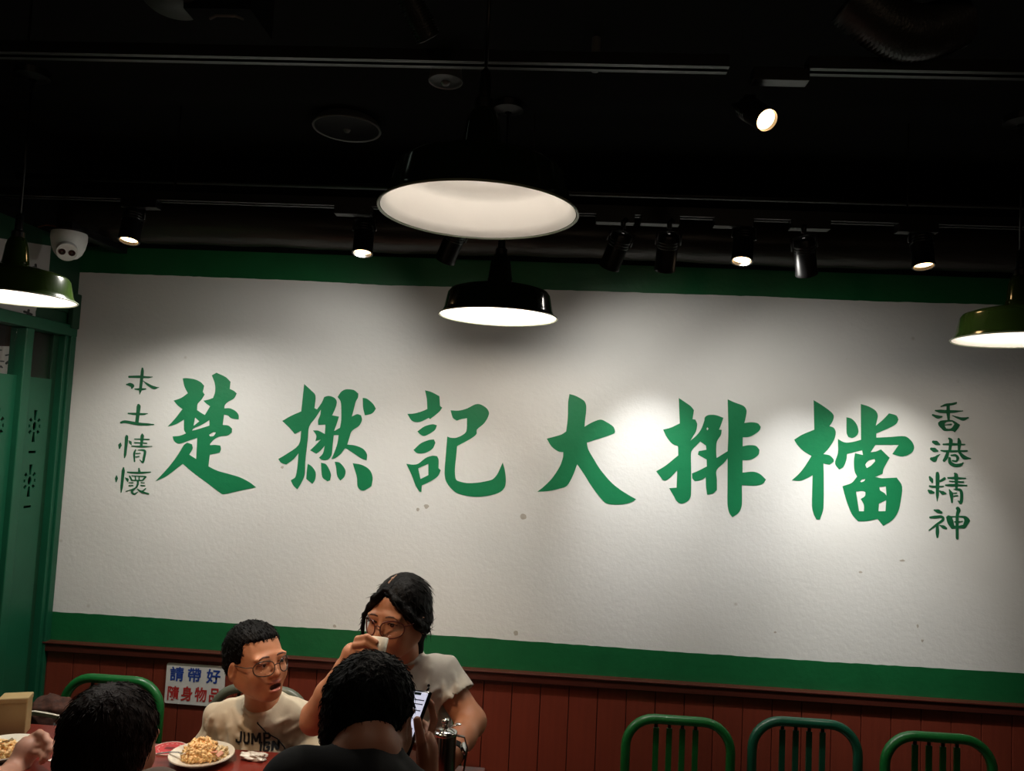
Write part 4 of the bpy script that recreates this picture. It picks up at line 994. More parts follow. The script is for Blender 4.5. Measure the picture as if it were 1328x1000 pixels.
        for a in cor:
            for ax in range(3):
                if a[ax] == 0:
                    b = list(a); b[ax] = 1; b = tuple(b)
                    va, vb = V[a], V[b]; m = (va < 0) != (vb < 0); t = np.where(m, va / np.where(m, va - vb, 1), 0)
                    p = np.array(a, float)[None, :].repeat(len(act), 0); p[:, ax] += t
                    P += p * m[:, None]; W += m
        P = (P / np.maximum(W, 1)[:, None] + act) * s.h + s.lo
        Q = []
        for ax in range(3):
            o1, o2 = [(1, 2), (2, 0), (0, 1)][ax]
            lo_ = [slice(1, n[i]-1) for i in range(3)]; hi_ = list(lo_); lo_[ax] = slice(0, n[ax]-1); hi_[ax] = slice(1, n[ax])
            A = S[tuple(lo_)]; B = S[tuple(hi_)]
            for flip, mk in ((0, A & ~B), (1, ~A & B)):
                e = np.argwhere(mk)
                if not len(e): continue
                e = e + np.array([1 if i != ax else 0 for i in range(3)])
                def cell(d1, d2):
                    q = e.copy(); q[:, o1] -= d1; q[:, o2] -= d2; return idx[q[:, 0], q[:, 1], q[:, 2]]
                f = np.stack([cell(1, 1), cell(0, 1), cell(0, 0), cell(1, 0)], 1)
                Q.append(f if not flip else f[:, ::-1])
        Q = np.concatenate(Q)
        ids = s.I[act[:, 0], act[:, 1], act[:, 2]]
        for _ in range(smooth_it):
            acc = np.zeros_like(P); cnt = np.zeros(len(P))
            for a_, b_ in ((0, 1), (1, 2), (2, 3), (3, 0)):
                np.add.at(acc, Q[:, a_], P[Q[:, b_]]); np.add.at(acc, Q[:, b_], P[Q[:, a_]])
                np.add.at(cnt, Q[:, a_], 1); np.add.at(cnt, Q[:, b_], 1)
            P = P * 0.45 + 0.55 * acc / np.maximum(cnt, 1)[:, None]
        me = bpy.data.meshes.new(name)
        me.vertices.add(len(P)); me.vertices.foreach_set('co', (P - np.array(origin)).astype(np.float32).ravel())
        me.loops.add(4 * len(Q)); me.loops.foreach_set('vertex_index', Q.astype(np.int32).ravel())
        me.polygons.add(len(Q)); me.polygons.foreach_set('loop_start', np.arange(0, 4 * len(Q), 4, dtype=np.int32))
        mats = mats if isinstance(mats, (list, tuple)) else [mats]
        for m_ in mats: me.materials.append(m_)
        me.polygons.foreach_set('material_index', np.clip(ids[Q[:, 0]], 0, len(mats) - 1).astype(np.int32))
        me.update(calc_edges=True); me.validate(); me.shade_smooth()
        o = bpy.data.objects.new(name, me); C.objects.link(o)
        if parent is not None: o.parent = parent
        return o

class Frame:
    """head frame: x to the person's left, y forward, z up"""
    def __init__(s, pos, fwd, up, sc_=1.0):
        f = Vector(fwd).normalized(); u = Vector(up); u = (u - f * u.dot(f)).normalized(); x = f.cross(u)
        s.x, s.f, s.u, s.p, s.s = -x, f, u, Vector(pos), sc_
        s.x = -x
        # person's left when looking along f with up u is u x f
        s.x = u.cross(f)
        s.M = np.array([[s.x[i], s.f[i], s.u[i]] for i in range(3)])
    def P(s, x_, y_, z_): return s.p + (s.x * x_ + s.f * y_ + s.u * z_) * s.s
    def R(s, rot=None):
        return s.M if rot is None else s.M @ np.array(rot)

M['skin_boy'] = mat('skin_tan', (0.50, 0.215, 0.110), 0.48, noise_scale=18, noise_amt=0.12, sss=0.15, spec=0.35)
M['skin_woman'] = mat('skin_warm', (0.50, 0.225, 0.125), 0.45, noise_scale=18, noise_amt=0.12, sss=0.15, spec=0.35)
M['skin_man'] = mat('skin_brown', (0.36, 0.150, 0.085), 0.5, noise_scale=18, noise_amt=0.12, sss=0.15, spec=0.35)
M['skin_pink'] = mat('skin_pink', (0.52, 0.27, 0.19), 0.5, noise_scale=18, noise_amt=0.12, sss=0.15, spec=0.35)
M['lip'] = mat('lip', (0.42, 0.13, 0.095), 0.4, noise_amt=0.1)
M['mouth'] = mat('mouth_inside', (0.05, 0.008, 0.007), 0.6)
M['hair'] = mat('black_hair', (0.0024, 0.0018, 0.0016), 0.52, noise_scale=30, noise_amt=0.5, bump=0.6, bump_scale=220, spec=0.10, stretch=(1, 1, 0.25))
M['hair_brown'] = mat('dark_brown_hair', (0.012, 0.0045, 0.0024), 0.52, noise_scale=30, noise_amt=0.6, bump=0.6, bump_scale=220, spec=0.10, stretch=(1, 1, 0.25))
M['brow'] = mat('eyebrow', (0.10, 0.042, 0.026), 0.7)
M['eye_white'] = mat('eye_white', (0.55, 0.48, 0.44), 0.25)
M['iris'] = mat('dark_iris', (0.008, 0.005, 0.004), 0.1)
M['shirt_boy'] = mat('beige_cotton', (0.60, 0.50, 0.36), 0.85, noise_amt=0.08, noise_scale=9, bump=0.25, bump_scale=40, sheen=0.1)
M['shirt_woman'] = mat('grey_cotton', (0.47, 0.44, 0.385), 0.85, noise_amt=0.12, noise_scale=90, bump=0.2, bump_scale=40, sheen=0.1)
M['shirt_black'] = mat('black_cotton', (0.003, 0.003, 0.0035), 0.9, noise_amt=0.2, bump=0.2, bump_scale=40)
M['shirt_taupe'] = mat('taupe_cotton', (0.17, 0.115, 0.085), 0.85, noise_amt=0.15, bump=0.2, bump_scale=40)
M['trousers'] = mat('dark_trousers', (0.02, 0.02, 0.025), 0.85, noise_amt=0.2)
M['frame_brown'] = mat('brown_glasses_frame', (0.09, 0.018, 0.012), 0.25)
M['frame_dark'] = mat('dark_glasses_frame', (0.035, 0.022, 0.018), 0.25)

def head_shape(S, H, k_open=0.0, child=0.0, mi=0, lip=1, mouth=2, neck_to=None, neck_r=0.052, face=True):
    """a whole head with face, ears and neck in one blended surface"""
    P = H.P; s = H.s; R = H.R()
    S.ell(P(0, -0.014, 0.030), (0.075 * s, 0.094 * s, 0.083 * s), 0.02, R, mi)
    S.ell(P(0, 0.028, -0.022), (0.064 * s, 0.062 * s, 0.078 * s), 0.03 * s, R, mi)
    w_ = 0.050 + 0.004 * child
    for q in (-1, 1):
        S.cone(P(q * w_, 0.000, -0.045), P(q * 0.020, 0.060, -0.088), 0.020 * s, 0.017 * s, 0.035 * s, mi)
        S.ell(P(q * 0.036, 0.062, -0.034), (0.024 * s, 0.020 * s, 0.026 * s), 0.025 * s, R, mi)          # cheeks
    S.ell(P(0, 0.066, -0.092), (0.020 * s, 0.017 * s, 0.015 * s), 0.022 * s, R, mi)                       # chin
    S.ell(P(0, 0.076, -0.062), (0.026 * s, 0.015 * s, 0.022 * s), 0.018 * s, R, mi)                       # muzzle
    if face:
        for q in (-1, 1):
            S.ell(P(q * 0.031, 0.095, 0.001), (0.019 * s, 0.013 * s, 0.010 * s), 0.016 * s, R, -1, True)  # eye hollows
            S.ell(P(q * 0.031, 0.076, 0.001), (0.0168 * s, 0.0125 * s, 0.0135 * s), 0.007 * s, R, mi)     # lids
            S.ell(P(q * 0.031, 0.080, 0.019), (0.024 * s, 0.009 * s, 0.006 * s), 0.020 * s, R, mi)        # brow bone
            S.ell(P(q * 0.031, 0.0885, -0.0005), (0.0115 * s, 0.0040 * s, 0.0030 * s), 0.002 * s, R, -1, True)  # slit between the lids
        S.cone(P(0, 0.086, 0.004), P(0, 0.103, -0.030), 0.0065 * s, 0.0105 * s, 0.010 * s, mi)            # nose
        for q in (-1, 1):
            S.ell(P(q * 0.0115, 0.094, -0.034), (0.0080 * s, 0.0095 * s, 0.0070 * s), 0.006 * s, R, mi)
            S.ell(P(q * 0.0065, 0.101, -0.0405), (0.0035 * s, 0.0045 * s, 0.0025 * s), 0.002 * s, R, mouth, True)
        o = k_open
        if o > 0:
            S.ell(P(0, 0.093, -0.066 - o * 0.4), (0.0185 * s, 0.016 * s, (0.003 + o * 0.55) * s), 0.003 * s, R, mouth, True)
        S.ell(P(0, 0.0915, -0.058 + o * 0.15), (0.021 * s, 0.0065 * s, 0.0042 * s), 0.004 * s, R, lip)
        S.ell(P(0, 0.0900, -0.067 - o * 1.0), (0.018 * s, 0.0068 * s, 0.0052 * s), 0.004 * s, R, lip)
    for q in (-1, 1):                                                                                     # ears
        E_ = H.R([[1, 0, 0], [0, 0.94, 0.34], [0, -0.34, 0.94]])
        S.ell(P(q * 0.079, -0.006, -0.012), (0.0085 * s, 0.0165 * s, 0.030 * s), 0.006 * s, E_, mi)
        S.ell(P(q * 0.087, -0.001, -0.008), (0.0060 * s, 0.0095 * s, 0.018 * s), 0.004 * s, E_, -1, True)
    if neck_to is not None:
        S.cone(P(0, -0.022, -0.055), neck_to, neck_r * s, neck_r * 1.08 * s, 0.03 * s, mi)
    return S

def eyes(H, root, look=(0, 0)):
    og = root.location; s = H.s
    for q in (-1, 1):
        mb = MB(); c = H.P(q * 0.031, 0.0765, 0.0003) - og
        mb.sphere(c, 0.0118 * s, 20, mi=0)
        d = (H.f + H.x * look[0] + H.u * look[1]).normalized()
        Rm = d.to_track_quat('Z', 'Y').to_matrix()
        mb.lathe([(0.0062 * s, 0.0101 * s), (0.0058 * s, 0.0112 * s), (0.003 * s, 0.0121 * s), (0.0004 * s, 0.0123 * s)], 16, mi=1, R=Rm, loc=c)
        mb.build('eye', [M['eye_white'], M['iris']], root, smooth=True)

def drape(H, pts, root, name, m, body, rad, off=0.001, n=8):
    """a thin line laid on the face, following the skin"""
    dg = bpy.context.evaluated_depsgraph_get()
    tree = BVHTree.FromPolygons([v.co for v in body.data.vertices], [p.vertices[:] for p in body.data.polygons])
    out = []
    for x_, z_ in pts:
        o_ = H.P(x_, 0.20, z_) - root.location
        hit = tree.ray_cast(o_, -H.f)
        if hit[0] is not None: out.append(hit[0] + H.f * off)
    if len(out) > 1:
        k = len(out); rr = [rad * H.s * (0.35 + 0.65 * math.sin(PI * min(1, (i + 0.6) / k))) for i in range(k)]
        return MB().tube(out, rr, n).build(name, m, root, smooth=True)

def glasses(H, root, m, rx=0.026, rz=0.021, yoff=0.108, zc=-0.006, label='glasses', xc=0.035, thick=0.0014, half=False):
    g = bpy.data.objects.new('glasses', None); C.objects.link(g); g.parent = root; g['label'] = label
    og = root.location
    def ring(q):
        pts = []
        for i in range(36):
            a = 2 * PI * i / 36; cx_ = math.copysign(abs(math.cos(a)) ** 0.86, math.cos(a)); sz_ = math.copysign(abs(math.sin(a)) ** 0.86, math.sin(a))
            x_ = q * xc + rx * cx_; z_ = zc + rz * sz_
            pts.append(H.P(x_, yoff - 0.9 * x_ * x_ / 0.09, z_) - og)
        return pts
    for q in (-1, 1):
        pts = ring(q)
        MB().tube(pts, thick, 8, closed=True).build('lens_rim', m, g, smooth=True)
        c = sum(pts, Vector()) / len(pts)
        mb = MB(); n_ = len(pts)
        fr = [p + H.f * 0.0004 for p in pts]; bk = [p - H.f * 0.0006 for p in pts]
        mb.add(fr + bk + [c + H.f * 0.0012, c + H.f * 0.0002], [(i, (i + 1) % n_, 2 * n_) for i in range(n_)] + [((i + 1) % n_ + n_, i + n_, 2 * n_ + 1) for i in range(n_)] + [(i, i + n_, (i + 1) % n_ + n_, (i + 1) % n_) for i in range(n_)])
        mb.build('lens', M['thin_glass'], g, smooth=True)
        x1 = q * (xc + rx)
        tp = [H.P(x1, yoff - 0.9 * x1 * x1 / 0.09, zc + rz * 0.35) - og, H.P(q * 0.0735, yoff - 0.052, zc + rz * 0.40) - og, H.P(q * 0.080, 0.0, 0.008) - og, H.P(q * 0.083, -0.016, -0.010) - og]
        MB().tube(tp, thick * 0.9, 8).build('temple_arm', m, g, smooth=True)
    xb = xc - rx
    MB().tube([H.P(-xb, yoff - 0.001, zc + rz * 0.25) - og, H.P(0, yoff + 0.002, zc + rz * 0.42) - og, H.P(xb, yoff - 0.001, zc + rz * 0.25) - og], thick, 8).build('bridge', m, g, smooth=True)
    return g
def strands(root, name, m, surf, dirfn, n, L, rad, seed, keep=None, lift=0.0025):
    """short tapering locks of hair lying on the hair surface, one part"""
    rnd = random.Random(seed); me = surf.data; mb = MB()
    polys = me.polygons
    for _ in range(n):
        p = polys[rnd.randrange(len(polys))]; c = p.center.copy(); nn = p.normal.copy()
        if keep and not keep(c + root.location): continue
        d = dirfn(c + root.location, nn, rnd); d = (d - nn * d.dot(nn))
        if d.length < 1e-4: continue
        d.normalize(); l = L * rnd.uniform(0.6, 1.2)
        mb.tube([c - nn * 0.001, c + d * l * 0.5 + nn * rnd.uniform(0.0, lift), c + d * l - nn * rnd.uniform(-0.001, lift * 0.8)], [rad, rad * 0.8, rad * 0.15], 4)
    o = mb.build(name, m, root, smooth=True, recalc=False); o['kind'] = 'stuff'; return o

def finger(S, pts, r0, r1, k=0.004, mi=0):
    n = len(pts)
    S.chain(pts, [r0 + (r1 - r0) * i / (n - 1) for i in range(n)], k, mi)
def V3(px, py, Y): return np.array(at(px, py, Y))
def torso(S, neck, shl, shr, hip, w_, d_, k=0.04, mi=0, grow=0.0):
    """shoulders, chest, waist and hips"""
    neck, shl, shr, hip = (np.array(q, float) for q in (neck, shl, shr, hip)); g = grow
    mid = (shl + shr) / 2; dwn = hip - mid
    S.cone(shl, shr, 0.045 + g, 0.045 + g, k, mi)
    S.cone(neck, mid + dwn * 0.06, 0.052 + g, 0.075 + g, k, mi)
    ax = (shr - shl) / np.linalg.norm(shr - shl)
    for t, ww, dd in ((0.16, 0.98, 0.92), (0.36, 0.98, 1.0), (0.58, 0.90, 0.96), (0.80, 0.92, 0.98), (1.0, 0.98, 1.05)):
        c = mid + dwn * t; S.ell(c, (w_ * ww + g, d_ * dd + g, np.linalg.norm(dwn) * 0.20 + g), k,
            np.array([[ax[0], -ax[1], 0], [ax[1], ax[0], 0], [0, 0, 1]]), mi)
def seated_legs(root, hip, m, w_=0.085, ylen=0.40, seat=0.455, fwd=(0, -1)):
    hip = np.array(hip, float); f = np.array([fwd[0], fwd[1], 0.0]); f /= np.linalg.norm(f); s_ = np.array([f[1], -f[0], 0.0])
    k0 = hip.copy(); k0[2] = seat + 0.085
    S = Field(k0 - [0.62, 0.62, seat + 0.10], k0 + [0.62, 0.62, 0.22], 0.011)
    S.ell(k0 + [0, 0, 0.02], (0.165, 0.12, 0.10), 0.03)
    feet = []
    for q in (-1, 1):
        h_ = k0 + s_ * q * w_; kn = h_ + f * ylen + s_ * q * 0.03 + [0, 0, -0.01]; an = kn - f * 0.03; an = an.copy(); an[2] = 0.085
        S.cone(h_, kn, 0.078, 0.056, 0.03); S.cone(kn, an, 0.056, 0.042, 0.03); feet.append(an)
    o = S.mesh('trousers', m, root, root.location, 2)
    for an in feet:
        mb = MB(); c = an + f * 0.05; c[2] = 0.042
        Rz = Matrix.Rotation(math.atan2(f[1], f[0]), 3, 'Z')
        mb.sphere(Vector(c) - root.location, (0.125, 0.046, 0.042), 18, R=Rz); mb.build('shoe', M['fixture'], root, smooth=True)
def collar(S, H, c, r, tilt, th, k=0.006, mi=0, n=18):
    c = np.array(c, float); T = np.array(Vector(tilt).normalized()); a = np.cross(T, [1, 0, 0]); a /= np.linalg.norm(a); b_ = np.cross(T, a)
    P = [c + a * r[0] * math.cos(2*PI*i/n) + b_ * r[1] * math.sin(2*PI*i/n) for i in range(n + 1)]
    S.chain(P, [th] * (n + 1), k, mi)
def wrinkle(amp, fx, fy, fz, ph=0.0):
    return lambda X, Y, Z: amp * (np.sin(fx * X + fz * Z + ph + 1.6 * np.sin(fy * Y + 11 * X)) * np.sin(0.6 * fx * X - 0.8 * fz * Z + 2.0 * np.sin(9 * Z + ph)))
def folds(S, root, lines, r):
    """soft ridges of cloth laid along the front of the garment grown so far"""
    F0 = S.F.copy(); I0 = S.I.copy(); tmp = S.mesh('tmp', M['hair'], None, (0, 0, 0), 0); t = bvh(tmp); me = tmp.data
    bpy.data.objects.remove(tmp); bpy.data.meshes.remove(me); S.F = F0; S.I = I0
    for ln in lines:
        pts = []
        for px, py in ln:
            p = at(px, py, 2.12); h = t.ray_cast(Vector((p.x, 1.6, p.z)), Vector((0, 1, 0)))
            if h[0] is not None: pts.append(np.array(h[0]) + [0, r * 0.30, 0])
        for i in range(len(pts) - 1):
            if abs(pts[i][1] - pts[i + 1][1]) < 0.05: S.cone(pts[i], pts[i + 1], r * (0.9 if i == 0 else 1.1), r, 0.009)
def bvh(o): return BVHTree.FromPolygons([v.co for v in o.data.vertices], [p.vertices[:] for p in o.data.polygons])

# ------------------------------------------------------------------ the boy
f = Vector((0.81, -0.57, 0.16)).normalized()
Hb = Frame(at(354, 860, 2.05) - f * 0.088 * 0.88, f, (-0.14, 0.04, 1.0), 0.88)
nb_, sl_, sr_ = V3(341, 912, 2.17), V3(283, 934, 2.19), V3(390, 929, 2.19)      # neck, shoulders (image left / right)
hp = np.array([(sl_[0] + sr_[0]) / 2, 2.24, 0.53])
root = thing('person', 'boy with round glasses and open mouth in a beige T-shirt', 'person', (float(hp[0]), float(hp[1]), 0))
og = root.location
S = Field([hp[0] - 0.24, 1.90, 0.60], [hp[0] + 0.26, 2.36, 1.16], 0.003)
head_shape(S, Hb, k_open=0.0125, child=1.0, mi=0, lip=1, mouth=2, neck_to=nb_, neck_r=0.039)
torso(S, nb_, sl_, sr_, hp, 0.095, 0.058, mi=0, grow=-0.014)
el, er = sl_ + [-0.035, 0.03, -0.20], sr_ + [0.045, 0.03, -0.20]
S.chain([sl_, el], [0.028, 0.026], 0.02); S.chain([sr_, er], [0.028, 0.026], 0.02)
body = S.mesh('body', [M['skin_boy'], M['lip'], M['mouth']], root, og)
eyes(Hb, root, (0.25, 0.02))
for q in (-1, 1):
    drape(Hb, [(q * 0.013, 0.0210), (q * 0.022, 0.0230), (q * 0.034, 0.0230), (q * 0.046, 0.0185)], root, 'eyebrow', M['brow'], body, 0.0034, -0.0008)
    drape(Hb, [(q * 0.018, 0.0010), (q * 0.026, 0.0045), (q * 0.036, 0.0045), (q * 0.046, -0.0005)], root, 'eyelash_line', M['brow'], body, 0.0016, 0.0006)
Sh = Field(np.array(Hb.p) - 0.15, np.array(Hb.p) + 0.16, 0.003)
Sh.ell(Hb.P(0, -0.018, 0.036), np.array((0.0815, 0.100, 0.088)) * Hb.s, 0.02, Hb.R())
Sh.ell(Hb.P(0, -0.050, -0.010), np.array((0.068, 0.055, 0.055)) * Hb.s, 0.02, Hb.R())
Sh.box(Hb.P(0, 0.034 + 0.10, 0.066 - 0.10), np.array((0.12, 0.095, 0.095)) * Hb.s, 0.005, 0.010, Hb.R(), 0, True)
Sh.box(Hb.P(0, 0.10, -0.105), np.array((0.12, 0.115, 0.095)) * Hb.s, 0.004, 0.008, Hb.R(), 0, True)
Sh.warp(lambda X, Y, Z: 0.0010 * np.sin(310 * X + 4 * np.sin(90 * Z)) * np.sin(260 * Y + 200 * Z))
hr = Sh.mesh('hair', M['hair'], root, og)
strands(root, 'hair_lock', M['hair'], hr, lambda c, n, r: Vector((r.gauss(0, .3), r.gauss(0, .3), -0.5)) + Hb.f * 1.0 + n * 0.3, 900, 0.016, 0.0011, 4,
        keep=lambda c: (c - Hb.p).dot(Hb.u) > -0.02)
glasses(Hb, root, M['frame_dark'], 0.0255, 0.0215, 0.110, -0.008, 'thin dark round glasses', xc=0.0345, thick=0.0014)
# shirt
S = Field([hp[0] - 0.27, 2.00, 0.50], [hp[0] + 0.29, 2.40, 1.04], 0.0035)
torso(S, nb_ + [0, 0.01, -0.012], sl_, sr_, hp, 0.112, 0.078, mi=0, grow=0.004)
S.ell((sl_ + sr_) / 2 + [0, -0.015, -0.13], (0.100, 0.062, 0.10), 0.04)
S.chain([sl_ + [0.012, 0, -0.004], sl_ + [-0.034, -0.01, -0.11]], [0.040, 0.044], 0.020); S.cone(sl_ + [-0.034, -0.01, -0.11], el + [-0.01, -0.01, 0.0], 0.044, 0.046, 0.008)
S.chain([sr_ + [-0.012, 0, -0.004], sr_ + [0.036, -0.01, -0.11]], [0.040, 0.044], 0.020); S.cone(sr_ + [0.036, -0.01, -0.11], er + [0.01, -0.01, 0.0], 0.044, 0.046, 0.008)
S.warp(wrinkle(0.0075, 34, 20, 40, 0.6)); S.warp(wrinkle(0.0040, 75, 30, 30, 2.0))
folds(S, root, [((287, 930), (296, 945), (301, 968)), ((296, 925), (312, 940), (322, 948)), ((280, 945), (284, 960), (286, 985)), ((268, 945), (262, 960), (256, 972)),
    ((398, 930), (388, 944), (366, 955)), ((402, 940), (392, 958), (372, 968)), ((392, 922), (372, 934), (357, 940)), ((406, 945), (402, 960), (398, 980)), ((383, 962), (380, 972), (372, 985)),
    ((415, 950), (417, 962), (420, 980)), ((310, 955), (318, 972), (330, 982)), ((276, 922), (270, 935), (262, 948))], 0.0050)
S.cone(nb_ + [0, -0.02, 0.06], nb_ + [0, 0.0, -0.012], 0.052, 0.044, 0.004, 0, True)
collar(S, Hb, nb_ + [0.0, -0.004, 0.006], (0.050, 0.048), (0.0, -0.50, 1.0), 0.0058)
shirt = S.mesh('shirt', M['shirt_boy'], root, og, 2)
tree = bvh(shirt)
def on_shirt(px, py, off=0.002, Yr=1.8):
    p = at(px, py, 2.10); o_ = Vector((p.x, Yr, p.z)) - og; h = tree.ray_cast(o_, Vector((0, 1, 0)))
    return None if h[0] is None else h[0] + Vector((0, -off, 0))
pts = [on_shirt(*q, off=0.003) for q in ((313, 900), (317, 912), (323, 925), (332, 940), (343, 954), (354, 964), (362, 975), (370, 990))]
pts = [p for p in pts if p is not None]
MB().tube(pts, 0.0017, 8).build('neck_cord', M['shirt_black'], root, smooth=True)
M['print'] = mat('black_shirt_print', (0.010, 0.010, 0.012), 0.7)
BARS = {'J': [[(0.15, 0.30), (0.15, 0.12), (0.35, 0.09), (0.62, 0.09), (0.80, 0.20), (0.80, 1.0)]],
        'U': [[(0.17, 1.0), (0.17, 0.22), (0.32, 0.09), (0.68, 0.09), (0.83, 0.22), (0.83, 1.0)]],
        'M': [[(0.14, 0.0), (0.14, 1.0)], [(0.17, 0.95), (0.5, 0.25), (0.83, 0.95)], [(0.86, 0.0), (0.86, 1.0)]],
        'P': [[(0.18, 0.0), (0.18, 1.0)], [(0.18, 0.91), (0.70, 0.91), (0.84, 0.80), (0.84, 0.58), (0.70, 0.46), (0.18, 0.46)]],
        'I': [[(0.5, 0.0), (0.5, 1.0)]],
        'G': [[(0.84, 0.72), (0.76, 0.90), (0.30, 0.91), (0.17, 0.78), (0.17, 0.22), (0.30, 0.09), (0.72, 0.09), (0.84, 0.20), (0.84, 0.45), (0.52, 0.45)]],
        'N': [[(0.16, 0.0), (0.16, 1.0)], [(0.18, 0.96), (0.82, 0.04)], [(0.84, 0.0), (0.84, 1.0)]]}
def shirt_text(txt, widths, x0_, x1_, ytop, ybot, slope):
    tot = sum(widths); x_ = x0_
    for ch, wd in zip(txt, widths):
        lw = (x1_ - x0_) * wd / tot; mb = MB()
        for bar in BARS[ch]:
            for (p, q) in zip(bar[:-1], bar[1:]):
                A = Vector((x_ + p[0] * lw * 0.88, ybot + (ytop - ybot) * p[1])); B = Vector((x_ + q[0] * lw * 0.88, ybot + (ytop - ybot) * q[1]))
                d = (B - A).normalized(); n_ = Vector((-d.y, d.x)) * 1.35; e = d * (0.6 if len(bar) > 2 else 0)
                cs = [A + n_ - e, (A + B) / 2 + n_, B + n_ + e, B - n_ + e, (A + B) / 2 - n_, A - n_ - e]
                pts = [on_shirt(c.x, c.y + slope * (c.x - x0_), 0.0024) for c in cs]
                if all(p_ is not None for p_ in pts): mb.add(pts, [(0, 1, 4, 5), (1, 2, 3, 4)])
        o = mb.build('printed_letter', M['print'], root)
        x_ += lw
shirt_text('JUMP', (0.9, 1, 1.25, 1), 302.5, 349, 951.5, 966, 0.04)
shirt_text('IGN', (0.45, 1, 1), 334, 358, 965, 977, 0.04)
seated_legs(root, hp, M['trousers'], 0.07, 0.33)

# ------------------------------------------------------------------ the woman drinking
f = Vector((-0.36, -0.93, -0.02)).normalized()
Hw = Frame(at(495.5, 809, 1.965) - f * 0.088 * 0.90, f, (-0.02, -0.05, 1.0), 0.90)
nb_, sl_, sr_ = V3(520, 852, 2.13), V3(466, 880, 2.11), V3(575, 880, 2.13)
hp = np.array([float(nb_[0]) + 0.01, 2.27, 0.55])
root = thing('person', 'woman with glasses and tied-back black hair drinking from a cup', 'person', (float(hp[0]), float(hp[1]), 0))
og = root.location
S = Field([at(385, 900, 1.95).x, 1.80, 0.62], [at(650, 900, 2.0).x, 2.42, 1.32], 0.0032)
head_shape(S, Hw, k_open=0.0, mi=0, lip=1, mouth=2, neck_to=nb_, neck_r=0.046)
torso(S, nb_, sl_, sr_, hp, 0.122, 0.070, mi=0, grow=-0.014)
# cup at the mouth
axis = (Hw.u * 0.90 - Hw.f * 0.36 + Vector((-0.10, 0, 0))).normalized()
rim_c = at(491, 827, 1.895); hc = 0.058; rcup = 0.0245
cupT = thing('cup', 'small cream handleless cup held to the woman\'s mouth', 'cup', tuple(rim_c - axis * hc))
Rc = axis.to_track_quat('Z', 'Y').to_matrix()
MB().lathe([(0.0005, 0.0), (rcup * 0.70, 0.0), (rcup * 0.76, 0.003), (rcup * 0.92, hc * 0.5), (rcup, hc), (rcup * 0.94, hc + 0.001), (rcup * 0.90, hc - 0.002), (rcup * 0.82, hc * 0.5), (rcup * 0.64, 0.005), (0.0005, 0.004)], 40, R=Rc).build('cup_body', M['cup'], cupT, smooth=True)
# her right arm (image left), raised; the hand closes on the cup from the left
elb, wr = V3(408, 932, 2.00), V3(446, 867, 1.925)
S.chain([sl_, elb], [0.044, 0.038], 0.02); S.chain([elb, elb * 0.5 + wr * 0.5, wr], [0.038, 0.033, 0.023], 0.015)
pc_ = V3(457, 849, 1.925)
S.chain([wr, pc_], [0.021, 0.024], 0.012); S.ell(pc_, (0.024, 0.018, 0.028), 0.012)
for q in (((459, 841, 1.915), (464, 829, 1.893), (476, 826, 1.868), (488, 833, 1.868)),
          ((457, 847, 1.910), (461, 837, 1.886), (474, 835, 1.863), (487, 842, 1.864)),
          ((456, 854, 1.912), (461, 846, 1.888), (473, 845, 1.866), (484, 851, 1.868)),
          ((457, 862, 1.915), (463, 856, 1.892), (472, 856, 1.874), (481, 860, 1.878))):
    finger(S, [V3(*p) for p in q], 0.0090, 0.0068)
finger(S, [V3(458, 855, 1.945), V3(470, 846, 1.95), V3(484, 838, 1.935)], 0.011, 0.0075)
# her left arm rests on the table
elb2, wr2 = V3(611, 936, 2.08), V3(588, 978, 1.93)
S.chain([sr_, elb2], [0.040, 0.038], 0.02); S.chain([elb2, elb2 * 0.5 + wr2 * 0.5, wr2], [0.038, 0.033, 0.0235], 0.015)
ph = np.array([wr2[0] - 0.035, wr2[1] - 0.065, TZ + 0.022])
S.chain([wr2, ph], [0.022, 0.024], 0.015); S.ell(ph, (0.036, 0.038, 0.017), 0.012)
for k_, dx in enumerate((-0.028, -0.010, 0.009, 0.026)):
    b0 = ph + [dx, -0.030, 0.002]; L_ = (0.058, 0.068, 0.064, 0.050)[k_]
    finger(S, [b0, b0 + [dx * 0.1 - 0.006, -L_ * 0.45, 0.008], b0 + [dx * 0.15 - 0.010, -L_ * 0.8, 0.0], b0 + [dx * 0.15 - 0.012, -L_, -0.010]], 0.0088, 0.0068)
finger(S, [ph + [-0.028, -0.005, 0], ph + [-0.052, -0.028, 0.0], ph + [-0.060, -0.048, -0.008]], 0.0110, 0.0078)
body = S.mesh('body', [M['skin_woman'], M['lip'], M['mouth']], root, og)
eyes(Hw, root, (0.1, -0.05))
for q in (-1, 1):
    drape(Hw, [(q * 0.013, 0.0200), (q * 0.024, 0.0225), (q * 0.036, 0.0220), (q * 0.049, 0.0165)], root, 'eyebrow', M['brow'], body, 0.0030, -0.0006)
    drape(Hw, [(q * 0.018, 0.0010), (q * 0.026, 0.0050), (q * 0.036, 0.0048), (q * 0.047, -0.0005)], root, 'eyelash_line', M['hair'], body, 0.0020, 0.0006)
M['scalp'] = mat('scalp', (0.36, 0.20, 0.13), 0.5)
Sh = Field(np.array(Hw.p) - [0.17, 0.17, 0.27], np.array(Hw.p) + [0.17, 0.22, 0.17], 0.003)
P = Hw.P; R_ = Hw.R(); s_ = Hw.s
Sh.ell(P(0, -0.020, 0.034), np.array((0.0800, 0.097, 0.091)) * s_, 0.02, R_)
Sh.ell(P(0, -0.060, -0.015), np.array((0.070, 0.055, 0.060)) * s_, 0.02, R_)
Sh.ell(P(0, 0.125, -0.020), np.array((0.064, 0.080, 0.083)) * s_, 0.012, R_, 0, True)
